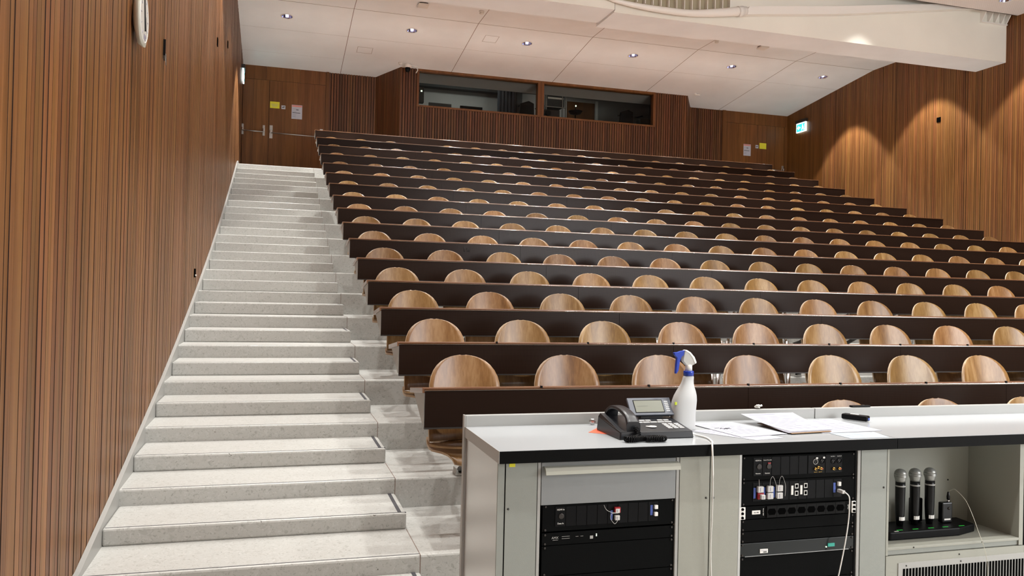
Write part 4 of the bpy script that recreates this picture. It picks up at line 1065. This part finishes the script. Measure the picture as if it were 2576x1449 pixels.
for (p, q) in (((1.668, 0.79), (1.668, 0.818)),):
    b = MB(); b.tube([(p[0], CF-0.004, p[1]), (q[0]-0.002, CF-0.004, q[1])], 0.0007, n=5); b.build('cord', M_GREYCAP, ub)
for x_ in (1.722, 1.760):
    b = MB(); b.tube(cat([(x_-0.012, CF-0.006, 0.79), (x_-0.010, CF-0.006, 0.815), (x_, CF-0.006, 0.826), (x_+0.011, CF-0.008, 0.800), (x_+0.010, CF-0.012, 0.780), (x_+0.010, CF-0.010, 0.755)]), 0.0007, n=5); b.build('cord', M_GREYCAP, ub)
for (x_, xl) in ((1.828, 1.806), (1.866, 1.844)):
    B('port_label', xl-0.001, xl+0.008, yu-0.0006, yu+0.0004, 0.755, 0.788, M_WHITE, ub)
    for z_ in (0.786, 0.760):
        q = B('network_port', x_-0.0075, x_+0.0065, yu-0.001, yu+0.0004, z_-0.0085, z_+0.0085, M_WHITE, ub)
        B('port_hole', x_-0.0050, x_+0.0040, yu-0.0016, yu-0.001, z_-0.0055, z_+0.0055, M_BLACK2, q)
B('port_label', 1.984, 1.994, yu-0.0006, yu+0.0004, 0.755, 0.791, M_BLUE, ub)
B('plug_cap', 1.999, 2.011, yu-0.010, yu, 0.780, 0.795, M_WHITE, ub, bevel=0.001)
uc = unit('power_strip', RX2, 0.675, 0.7215, 'black power strip with eight outlets in the right rack', 'power strip', screws=False)
for x_ in (1.6035, 2.0745):
    q = B('end_bracket', x_-0.011, x_+0.0055 if x_ > 2 else x_+0.013, CF-0.0005, CF+0.005, 0.6775, 0.7205, M_WHITE, uc, bevel=0.001)
    for z_ in (0.684, 0.699, 0.714):
        b = MB(); b.lathe([(0.005, 0), (0.0045, -0.003), (0, -0.0035)], (x_+0.001 if x_ < 2 else x_-0.002, CF-0.0006, z_), ax=1, n=12); b.build('screw', M_BLACK2, q)
for i in range(8):
    x0_ = 1.705+0.0412*i
    b = MB(); b.box(x0_, x0_+0.0402, CF+0.001, CF+0.0057, 0.679, 0.719, M_OUTLET)
    q = b.build('outlet', M_OUTLET, uc)
    cx_ = x0_+0.020; b = MB()
    b.prism([(cx_-0.0175, 0.699), (cx_-0.011, 0.710), (cx_+0.011, 0.710), (cx_+0.0175, 0.699), (cx_+0.011, 0.688), (cx_-0.011, 0.688)], 1, CF+0.0002, CF+0.0012); b.build('outlet_hole', M_BLACK2, q)
B('label_plate', 1.646, 1.679, CF+0.0035, CF+0.0058, 0.6925, 0.706, M_WHITE, uc)
lettering('lettering', 'Fuse 10A', 0.0052, (1.6625, CF+0.0030, 0.699), M_INKB, uc)
lettering('lettering', 'Power 230V', 0.0052, (1.692, CF+0.0050, 0.699), M_WHITE, uc, vertical=True)
lettering('lettering', 'GMD', 0.008, (2.052, CF+0.0050, 0.699), M_WHITE, uc, vertical=True)
unit('blank_panel', RX2, 0.633, 0.674, 'black blanking panel just under the power strip', 'blanking panel')
unit('blank_panel', RX2, 0.592, 0.632, 'black blanking panel above the dark glazed receiver', 'blanking panel')
ud = unit('wireless_receiver', RX2, 0.5425, 0.5905, 'dark glazed receiver with a small green display in the right rack', 'receiver', plain('smoked_front', (0.008, 0.010, 0.010), 0.15, spec=0.3))
q = B('sticker', 1.681, 1.713, CF+0.003, CF+0.0057, 0.553, 0.567, M_WHITE, ud)
B('text_line', 1.684, 1.710, CF+0.0025, CF+0.003, 0.5615, 0.563, M_INK, q); B('text_line', 1.694, 1.708, CF+0.0025, CF+0.003, 0.5555, 0.5585, M_INKB, q)
B('display', 1.966, 1.994, CF+0.003, CF+0.0057, 0.558, 0.570, M_GREENLCD, ud)
B('indicator_light', 1.957, 1.9605, CF+0.003, CF+0.0057, 0.556, 0.5595, M_LEDW, ud)
B('edge_line', 1.62, 2.055, CF+0.003, CF+0.0058, 0.5435, 0.5447, M_ALU, ud)
unit('blank_panel', RX2, 0.45, 0.5415, 'black blanking panel below the glazed receiver', 'blanking panel')
unit('blank_panel', RX2, 0.10, 0.449, 'tall black blanking panel low in the right rack', 'blanking panel')
# network cable plugged in the right rack
o = thing('network_cable', (2.006, CF-0.01, 0.765), 'white network cable plugged into the right rack', 'cable')
B('plug', 1.997, 2.010, CF-0.030, CF+0.002, 0.757, 0.769, M_GREYCAP, o, bevel=0.002)
b = MB(); b.tube(cat([(2.008, CF-0.030, 0.763), (2.018, CF-0.040, 0.748), (2.020, CF-0.04, 0.71), (2.017, CF-0.04, 0.66), (2.008, CF-0.04, 0.60), (1.996, CF-0.04, 0.54), (1.980, CF-0.04, 0.47), (1.972, CF-0.03, 0.40), (1.972, CF-0.02, 0.2), (1.97, CF-0.03, 0.02)]), 0.0023, n=8); b.build('cord', M_WHITE, o)

# wireless microphones in the cubby
dk = thing('charging_dock', (2.53, 2.66, 0.5375), 'black charging dock holding the microphones in the console shelf', 'charging dock')
b = MB(); b.prism([(2.245, 2.735), (2.245, 2.655), (2.30, 2.600), (2.63, 2.600), (2.742, 2.635), (2.748, 2.735)], 2, 0.5375, 0.570); b.build('base', M_BLACK, dk, bevel=0.005)
for i, x_ in enumerate((2.36, 2.435, 2.51, 2.58, 2.66)):
    b = MB()
    for j in range(4): b.box(x_+0.007*j-0.012, x_+0.007*j-0.008, 2.618, 2.623, 0.5702, 0.5708)
    b.build('indicator_light', M_GREENLED, dk)
B('sticker', 2.325, 2.345, 2.606, 2.612, 0.5702, 0.5708, M_WHITE, dk)
def mic(x, y, lab):
    o = thing('wireless_microphone', (x, y, 0.5705), lab, 'microphone', 'handheld microphones in the charging dock')
    b = MB(); b.lathe([(0.012, 0.571), (0.016, 0.60), (0.018, 0.64), (0.019, 0.72), (0.0185, 0.745)], (x, y, 0), n=20); bd = b.build('body', M_MICBODY, o)
    b = MB(); b.lathe([(0.0192, 0.745), (0.0195, 0.752), (0.0235, 0.764), (0.0245, 0.770)], (x, y, 0), n=20); h_ = b.build('grille', M_MICGRILL, o)
    b = MB(); b.lathe([(0.0246, 0.770), (0.0246, 0.7735)], (x, y, 0), n=20); b.build('grille_band', M_ALU, h_)
    b = MB(); b.lathe([(0.0243, 0.7735), (0.0225, 0.782), (0.017, 0.790), (0.009, 0.7945), (0.0, 0.796)], (x, y, 0), n=20); b.build('grille_dome', M_MICGRILL, h_)
    b = MB(); b.lathe([(0.0190, 0.726), (0.0194, 0.7265), (0.0194, 0.731), (0.019, 0.7315)], (x, y, 0), n=20); b.build('neck_ring', M_GUSSET, bd)
    lb = MB(); pts = []
    r = 0.0172
    for a in (-0.9, -0.45, 0, 0.45, 0.9): pts.append((x+r*math.sin(a), y-r*math.cos(a)-0.0012))
    for p, q in zip(pts, pts[1:]):
        lb.face([(p[0], p[1], 0.594), (q[0], q[1], 0.594), (q[0], q[1], 0.608), (p[0], p[1], 0.608)], M_WHITE)
    s_ = lb.build('sticker', M_WHITE, bd); md = s_.modifiers.new('t', 'SOLIDIFY'); md.thickness = 0.0005
mic(2.409, 2.675, 'silver-headed black microphone, leftmost of three in the dock')
mic(2.480, 2.675, 'silver-headed black microphone, middle of three in the dock')
mic(2.553, 2.675, 'silver-headed black microphone, rightmost of three in the dock')
def pack(x, y, z1, plug, lab):
    o = thing('bodypack_transmitter', (x, y, 0.5705), lab, 'transmitter', None)
    B('body', x-0.026, x+0.026, y-0.012, y+0.012, 0.571, z1, M_MICBODY, o, bevel=0.005)
    if plug:
        B('sticker', x-0.017, x+0.014, y-0.0135, y-0.0122, 0.583, 0.589, M_WHITE, o)
        b = MB(); b.lathe([(0.005, -0.0125), (0.006, -0.0135), (0, -0.0138)], (x+0.006, y, 0.63), ax=1, n=12); b.build('button', M_DARKMETAL, o)
        b = MB(); b.lathe([(0.006, z1-0.001), (0.005, z1+0.008)], (x+0.014, y, 0), n=12, m=M_CHROME); b.build('connector', M_CHROME, o)
        b = MB(); b.lathe([(0.006, z1+0.008), (0.007, z1+0.02), (0.004, z1+0.038), (0.002, z1+0.041)], (x+0.014, y, 0), n=12); b.build('cable_plug', M_MICBODY, o)
    else:
        b = MB(); b.lathe([(0.008, z1-0.001), (0.008, z1+0.012), (0.005, z1+0.014)], (x, y, 0), n=12); b.build('antenna_socket', M_MICBODY, o)
pack(2.632, 2.675, 0.6535, True, 'black bodypack transmitter with a plugged cable on the dock')
pack(2.52, 2.713, 0.667, False, 'black bodypack transmitter half hidden behind the microphones')
b = MB(); b.tube(cat([(2.646, 2.675, 0.695), (2.640, 2.65, 0.708), (2.629, 2.62, 0.714), (2.618, 2.56, 0.687), (2.625, 2.53, 0.63), (2.632, 2.515, 0.585), (2.655, 2.505, 0.515), (2.672, 2.505, 0.44), (2.675, 2.508, 0.30), (2.675, 2.508, 0.02)]), 0.0010, n=6)
b.build('microphone_cable', plain('thin_cable', (0.62, 0.60, 0.50), 0.5), label='thin pale cable arching from the bodypack out over the grille', cat='cable')

# ------------------------------------------------------------------ things on the worktop
ZT = 0.9532
ph = thing('desk_phone', (1.32, 2.75, ZT), 'graphite desk telephone with tilted display on the white worktop', 'telephone')
def wedge(mb, x0, x1, y0, y1, zf_, zr_, z0=ZT, m=None):
    mb.hexa([(x0, y0, z0), (x1, y0, z0), (x1, y1, z0), (x0, y1, z0)], [(x0+0.004, y0+0.004, zf_), (x1-0.004, y0+0.004, zf_), (x1-0.004, y1-0.004, zr_), (x0+0.004, y1-0.004, zr_)], m)
b = MB(); wedge(b, 1.172, 1.462, 2.628, 2.845, ZT+0.026, ZT+0.056); body = b.build('base', M_PHONE, ph, bevel=0.004)
zs_ = lambda y: ZT+0.026+(y-2.632)/(2.841-2.632)*0.030
def key(mb, x0, x1, ya, yb, m, h=0.0015):
    mb.hexa([(x0, ya, zs_(ya)-0.001), (x1, ya, zs_(ya)-0.001), (x1, yb, zs_(yb)-0.001), (x0, yb, zs_(yb)-0.001)],
            [(x0, ya, zs_(ya)+h), (x1, ya, zs_(ya)+h), (x1, yb, zs_(yb)+h), (x0, yb, zs_(yb)+h)], m)
for r_ in range(4):
    for c_ in range(3):
        b = MB(); x0_ = 1.378+0.0235*c_; y0_ = 2.664+0.0155*r_; key(b, x0_, x0_+0.018, y0_, y0_+0.009, M_GREYCAP); b.build('number_key', M_GREYCAP, body)
for i in range(5):
    b = MB(); x0_ = 1.283+0.0295*i; key(b, x0_, x0_+0.027, 2.735, 2.744, M_GREYCAP); b.build('function_key', M_GREYCAP, body)
for i in (0, 1, 2, 4, 5):
    b = MB(); x0_ = 1.283+0.0245*i; key(b, x0_, x0_+0.021, 2.757, 2.766, M_GREYCAP); b.build('function_key', M_GREYCAP, body)
b = MB(); b.lathe([(0.021, 0.0), (0.020, 0.002), (0.008, 0.002), (0.007, 0.0035), (0, 0.0035)], (1.322, 2.690, zs_(2.690)-0.0005), n=24, sy=0.9); b.build('navigation_wheel', M_GREYCAP, body)
# display: tilted panel
ca, sa = math.cos(math.radians(52)), math.sin(math.radians(52))
def tilt(x, t, n, y0=2.79, z0=ZT+0.056):   # t along the panel upward, n outward (towards viewer)
    return (x, y0+t*ca-n*sa, z0+t*sa+n*ca)
def tbox(name, x0, x1, t0, t1, n0, n1, m, parent, bevel=0):
    b = MB(); b.hexa([tilt(x0, t0, n0), tilt(x1, t0, n0), tilt(x1, t1, n0), tilt(x0, t1, n0)], [tilt(x0, t0, n1), tilt(x1, t0, n1), tilt(x1, t1, n1), tilt(x0, t1, n1)]); return b.build(name, m, parent, bevel=bevel)
ds = tbox('display', 1.285, 1.463, 0, 0.074, 0, 0.010, M_PHONE2, ph, 0.002)
tbox('screen_frame', 1.306, 1.427, 0.009, 0.064, 0.0102, 0.0108, M_BLACK, ds)
tbox('screen', 1.309, 1.424, 0.012, 0.061, 0.0108, 0.0113, M_LCD, ds)
for i in range(6): tbox('side_key', 1.434, 1.449, 0.014+0.008*i, 0.0175+0.008*i, 0.0102, 0.0112, M_WHITE, ds)
tbox('screen_text', 1.318, 1.362, 0.036, 0.0385, 0.0113, 0.0115, plain('lcd_text', (0.10, 0.105, 0.08), 0.5), ds)
tbox('display_underside', 1.29, 1.458, 0.002, 0.07, -0.006, 0, M_BLACK, ds)
B('display_hinge', 1.33, 1.42, 2.795, 2.825, ZT+0.045, ZT+0.062, M_PHONE, ph)
# handset: arched bar
b = MB(); path = cat([(0, 2.638, ZT+0.052), (0, 2.665, ZT+0.074), (0, 2.71, ZT+0.088), (0, 2.76, ZT+0.093), (0, 2.81, ZT+0.088), (0, 2.838, ZT+0.072)], 5)
sec = lambda w_, h_: [(w_*math.copysign(abs(math.cos(a_))**0.5, math.cos(a_)), h_*math.copysign(abs(math.sin(a_))**0.7, math.sin(a_))) for a_ in [2*math.pi*(j_+0.5)/16 for j_ in range(16)]]
rings = []
for i, p in enumerate(path):
    t = i/(len(path)-1); end = max(0, abs(t-0.5)*2-0.55)/0.45
    w_ = 0.021+0.006*end; h_ = 0.0085; drop = 0.024*end**1.2
    rings.append([b.bm.verts.new((1.228+q[0], p[1], p[2]+q[1]-drop*max(0, min(1, 0.5-q[1]/h_/1.6)))) for q in sec(w_, h_)])
for a, d in zip(rings, rings[1:]):
    for j in range(16):
        f = b.bm.faces.new([a[j], a[(j+1) % 16], d[(j+1) % 16], d[j]]); f.smooth = True
b.bm.faces.new(rings[0][::-1]); b.bm.faces.new(rings[-1])
hs = b.build('handset', M_PHONE, ph)
b = MB(); b.hexa([(1.176, 2.632, ZT+0.026), (1.20, 2.632, ZT+0.026), (1.20, 2.84, ZT+0.052), (1.176, 2.84, ZT+0.052)], [(1.180, 2.66, ZT+0.030), (1.198, 2.66, ZT+0.030), (1.198, 2.83, ZT+0.066), (1.180, 2.83, ZT+0.066)]); b.build('cradle', M_PHONE, ph, bevel=0.002)
# coiled cord
cp = cat([(1.232, 2.632, ZT+0.040), (1.236, 2.618, ZT+0.026), (1.228, 2.606, ZT+0.012), (1.205, 2.598, ZT+0.0115), (1.182, 2.592, ZT+0.0115), (1.178, 2.578, ZT+0.0115), (1.195, 2.572, ZT+0.0115), (1.225, 2.582, ZT+0.0115), (1.26, 2.590, ZT+0.0115), (1.30, 2.590, ZT+0.0115), (1.318, 2.580, ZT+0.0115), (1.305, 2.566, ZT+0.0115), (1.27, 2.566, ZT+0.0115), (1.245, 2.572, ZT+0.0115)], 8)
L = [0]
for a, d in zip(cp, cp[1:]): L.append(L[-1]+(Vector(d)-Vector(a)).length)
def at(s):
    for i in range(len(L)-1):
        if L[i+1] >= s:
            t = (s-L[i])/max(1e-9, L[i+1]-L[i]); a, d = Vector(cp[i]), Vector(cp[i+1]); return a.lerp(d, t), (d-a).normalized()
    return Vector(cp[-1]), (Vector(cp[-1])-Vector(cp[-2])).normalized()
hp = []; turns = L[-1]/0.0062; nst = int(turns*9)
for i in range(nst):
    s = L[-1]*i/nst; p, t = at(s); n1 = t.cross(Vector((0, 0, 1))); n1 = n1.normalized() if n1.length > 1e-3 else Vector((1, 0, 0)); n2 = n1.cross(t)
    a = 2*math.pi*i/9; hp.append(p+0.0085*(math.cos(a)*n1+math.sin(a)*n2))
b = MB(); b.tube(hp, 0.0022, n=6); b.build('coiled_cord', M_BLACK, ph)
# white phone cable over the front edge
b = MB(); b.tube(cat([(1.462, 2.66, ZT+0.012), (1.49, 2.652, ZT+0.005), (1.50, 2.60, ZT+0.0035), (1.478, 2.53, ZT+0.0035), (1.462, 2.502, ZT+0.003), (1.456, 2.490, ZT-0.012), (1.457, 2.488, 0.90), (1.463, 2.492, 0.80), (1.467, 2.5, 0.70), (1.470, 2.51, 0.60), (1.474, 2.51, 0.50), (1.49, 2.51, 0.3), (1.50, 2.51, 0.02)]), [0.0034]*40+[0.0018]*33, n=8)
b.build('phone_cable', M_WHITE, label='white cable running from the phone over the worktop edge', cat='cable')

# spray bottle
SBX, SBY = 1.512, 2.80
sb = thing('spray_bottle', (SBX, SBY, ZT), 'white spray bottle with blue trigger standing behind the phone', 'spray bottle')
prof = [(0.90, 0.0), (0.98, 0.004), (1.0, 0.02), (1.0, 0.06), (1.02, 0.09), (0.98, 0.112), (0.90, 0.130), (0.76, 0.148), (0.61, 0.163), (0.50, 0.177), (0.45, 0.190), (0.43, 0.200), (0.39, 0.205), (0.34, 0.207)]
b = MB(); rings = []
for f_, h_ in prof:
    ring = []
    for j in range(32):
        a = 2*math.pi*j/32; cx, sx_ = math.cos(a), math.sin(a)
        w_ = 0.050*f_
        # flatter on the right, waist bulging to the left
        xx = w_*math.copysign(abs(cx)**0.8, cx); yy = 0.030*min(1, f_+0.05)*math.copysign(abs(sx_)**0.85, sx_)
        sh_ = -0.004+0.021*max(0, (h_-0.08)/0.127)
        ring.append(b.bm.verts.new((SBX+xx+sh_, SBY+yy, ZT+h_)))
    rings.append(ring)
for a, d in zip(rings, rings[1:]):
    for j in range(32):
        f = b.bm.faces.new([a[j], a[(j+1) % 32], d[(j+1) % 32], d[j]]); f.smooth = True
b.bm.faces.new(rings[0][::-1]); b.bm.faces.new(rings[-1])
bo = b.build('bottle', plain('milky_plastic', (0.52, 0.53, 0.53), 0.45), sb)
NX = SBX+0.0165
b = MB(); b.lathe([(0.0195, 0.207), (0.0195, 0.223), (0.018, 0.225)], (NX, SBY, ZT), n=28); b.build('collar', M_BLUEP, sb)
b = MB(); b.lathe([(0.0135, 0.225), (0.013, 0.247), (0.010, 0.249)], (NX, SBY, ZT), n=20); b.build('neck', M_WHITE, sb)
b = MB(); b.prism([(NX-0.016, ZT+0.249), (NX-0.010, ZT+0.245), (NX+0.010, ZT+0.245), (NX+0.024, ZT+0.252), (NX+0.026, ZT+0.258), (NX+0.018, ZT+0.276), (NX+0.002, ZT+0.293), (NX-0.014, ZT+0.302), (NX-0.022, ZT+0.302), (NX-0.024, ZT+0.290), (NX-0.028, ZT+0.270), (NX-0.028, ZT+0.262)], 1, SBY-0.010, SBY+0.010); hd = b.build('spray_head', M_CLEAR, sb, bevel=0.003)
b = MB(); b.prism([(NX+0.024, ZT+0.252), (NX+0.028, ZT+0.258), (NX+0.019, ZT+0.278), (NX+0.002, ZT+0.296), (NX-0.014, ZT+0.305), (NX-0.022, ZT+0.304), (NX-0.020, ZT+0.300), (NX-0.004, ZT+0.291), (NX+0.010, ZT+0.274), (NX+0.018, ZT+0.256)], 1, SBY-0.012, SBY+0.012); b.build('head_cover', M_WHITE, sb, bevel=0.002)
b = MB(); b.prism([(NX-0.020, ZT+0.303), (NX-0.024, ZT+0.286), (NX-0.034, ZT+0.278), (NX-0.040, ZT+0.262), (NX-0.046, ZT+0.225), (NX-0.054, ZT+0.214), (NX-0.058, ZT+0.215), (NX-0.056, ZT+0.245), (NX-0.053, ZT+0.275), (NX-0.064, ZT+0.286), (NX-0.066, ZT+0.295), (NX-0.050, ZT+0.296), (NX-0.038, ZT+0.300)], 1, SBY-0.007, SBY+0.007); b.build('trigger', M_BLUEP, sb, bevel=0.002)
B('label_patch', SBX-0.049, SBX-0.041, SBY-0.021, SBY-0.0165, ZT+0.098, ZT+0.108, plain('lime', (0.5, 0.6, 0.02), 0.5), bo)

# papers
def sheet(name, pts, lab, z=ZT+0.0006, th=0.0006, m=M_PAPER, lines_=0, curl=0.0, head=False, heading=None):
    """pts: four corners in order front-left, front-right, back-right, back-left"""
    A, Bp, Cp, D = [Vector((p[0], p[1], 0)) for p in pts]; b = MB(); NN = 10; g_ = []
    for i in range(NN+1):
        row = []
        for j in range(3):
            u, v_ = j/2, i/NN; p = A.lerp(Bp, u).lerp(D.lerp(Cp, u), v_); row.append((p.x, p.y, z+curl*v_**2))
        g_.append(row)
    V1 = [[b.bm.verts.new(p) for p in r_] for r_ in g_]; V2 = [[b.bm.verts.new((p[0], p[1], p[2]+th)) for p in r_] for r_ in g_]
    for i in range(NN):
        for j in range(2):
            for V in (V1, V2): b.bm.faces.new([V[i][j], V[i][j+1], V[i+1][j+1], V[i+1][j]])
        for j in (0, 2): b.bm.faces.new([V1[i][j], V1[i+1][j], V2[i+1][j], V2[i][j]])
    for i in (0, NN):
        for j in range(2): b.bm.faces.new([V1[i][j], V1[i][j+1], V2[i][j+1], V2[i][j]])
    o = b.build(name, m, label=lab, cat='paper', group='loose papers on the worktop')
    if lines_:
        b = MB()
        for i in range(lines_):
            v0 = 0.90-0.80*i/lines_; w_ = random.uniform(0.45, 0.82); hgt = 0.011
            if heading and i == 0: v0, w_, hgt = 0.93, 0.5, 0.022
            q = []
            for (u, v_) in ((0.1, v0), (0.1+w_, v0), (0.1+w_, v0+hgt), (0.1, v0+hgt)):
                p = A.lerp(Bp, u).lerp(D.lerp(Cp, u), v_); q.append((p.x, p.y, z+th+0.0003+curl*v_**2))
            b.face(q)
        s_ = b.build('printed_text', M_PRINT, o); md = s_.modifiers.new('t', 'SOLIDIFY'); md.thickness = 0.0001
    return o
sheet('paper_sheet', [(1.665, 2.545), (1.80, 2.575), (1.70, 2.80), (1.52, 2.765)], 'loose printed sheet nearest the worktop edge, left of the stack', z=ZT+0.0004, lines_=9)
s1 = sheet('paper_sheet', [(1.64, 2.605), (1.86, 2.640), (1.80, 2.93), (1.60, 2.925)], 'printed sheet with a black doodle left of the stapled stack', z=ZT+0.0022, lines_=10)
b = MB(); zz_ = ZT+0.0034
for (p, q) in (((1.64, 2.79), (1.665, 2.80)), ((1.655, 2.775), (1.675, 2.80)), ((1.665, 2.765), (1.69, 2.785)), ((1.66, 2.785), (1.70, 2.77)), ((1.675, 2.78), (1.705, 2.79)), ((1.68, 2.765), (1.69, 2.795))):
    b.tube([(p[0], p[1], zz_), (q[0], q[1], zz_)], 0.0009, n=4)
b.build('doodle', M_INKB, s1)
sheet('paper_sheet', [(2.01, 2.635), (2.30, 2.655), (2.29, 2.95), (2.05, 2.93)], 'wide printed sheet right of the stack below the black clicker', z=ZT+0.0008, lines_=12)
sheet('paper_sheet', [(2.045, 2.522), (2.215, 2.520), (2.24, 2.63), (2.04, 2.632)], 'bluish form at the worktop edge near the seam', z=ZT+0.0004, m=plain('paper_blue', (0.40, 0.47, 0.53), 0.8), lines_=5)
sheet('paper_folder', [(1.87, 2.628), (2.06, 2.648), (2.08, 2.88), (1.88, 2.87)], 'brown folder edge beneath the curled stack of papers', z=ZT+0.0036, m=plain('kraft', (0.28, 0.17, 0.09), 0.7), th=0.002)
for i in range(4):
    sheet('paper_sheet', [(1.862+0.006*i, 2.636+0.003*i), (2.068+0.004*i, 2.660+0.002*i), (2.085, 2.915+0.004*i), (1.865-0.01*i, 2.905+0.005*i)],
          ['lowest sheet of the curled paper stack', 'second-lowest sheet of the curled paper stack', 'second sheet from the top of the curled paper stack', 'top sheet of the curled paper stack with printed heading'][i],
          z=ZT+0.006+0.0012*i, lines_=14 if i == 3 else 0, curl=0.026, heading=(i == 3))
# clicker
o = thing('presentation_clicker', (2.35, 2.89, ZT), 'small black presentation clicker on the papers at right', 'clicker')
b = MB(); R_ = Matrix.Rotation(math.radians(-62), 3, 'Z')
cc = Vector((2.375, 2.90, 0))
def cbx(mb, x0, x1, y0, y1, z0, z1, m=None):
    lo = [Vector((x0, y0, z0)), Vector((x1, y0, z0)), Vector((x1, y1, z0)), Vector((x0, y1, z0))]; hi = [v_+Vector((0, 0, z1-z0)) for v_ in lo]
    mb.hexa([tuple(R_@v_+cc) for v_ in lo], [tuple(R_@v_+cc) for v_ in hi], m)
cbx(b, -0.055, 0.055, -0.018, 0.018, ZT+0.003, ZT+0.026); bb = b.build('body', M_BLACK, o, bevel=0.006)
b = MB(); cbx(b, -0.02, 0.012, -0.008, 0.008, ZT+0.0262, ZT+0.028); b.build('white_label', M_WHITE, bb)
b = MB(); cbx(b, 0.0555, 0.0565, -0.008, 0.008, ZT+0.009, ZT+0.018); b.build('usb_port', M_BLUE, bb)
# small bits
b = MB(); b.prism([(1.120, 2.795), (1.19, 2.735), (1.26, 2.79), (1.232, 2.935)], 2, ZT+0.0001, ZT+0.0008); b.build('orange_card', M_ORANGE, label='orange-red card tucked under the phone', cat='card')
o = thing('hex_nut', (1.20, 2.955, ZT), 'small metal nut on the worktop left of the phone', 'nut')
b = MB(); b.lathe([(0.004, -0.004), (0.013, -0.004), (0.013, 0.004), (0.004, 0.004)], (1.20, 2.955, ZT+0.0135), ax=1, n=6); b.build('body', M_ALU, o)
o = thing('metal_pin', (1.235, 2.945, ZT), 'tiny dark red pin beside the metal nut', 'pin')
b = MB(); b.lathe([(0.006, 0), (0.006, 0.016)], (1.228, 2.945, ZT+0.0065), ax=0, n=12, m=M_RED); b.build('shaft', M_RED, o)
b = MB(); b.lathe([(0.0065, 0), (0.0065, 0.006)], (1.2445, 2.945, ZT+0.0067), ax=0, n=12, m=M_WHITE); b.build('tip', M_WHITE, o)
b = MB(); random.seed(3)
pp = [(1.955+0.035*random.random(), 2.99+0.018*random.random(), 0.996+0.004+0.014*random.random()) for i in range(12)]
b.tube(cat(pp, 4), 0.0028, n=5); b.build('crumpled_tissue', M_WHITEGLOW, label='crumpled white tissue on the console upstand behind the papers', cat='tissue')
o = thing('black_remote', (2.48, 3.0, 0.9955), 'flat black remote lying on the console upstand', 'remote control')
B('body', 2.43, 2.525, 2.988, 3.01, 0.9955, 1.003, M_BLACK, o, bevel=0.002)
B('button', 2.485, 2.50, 2.992, 3.004, 1.0031, 1.0045, M_DARKMETAL, o)
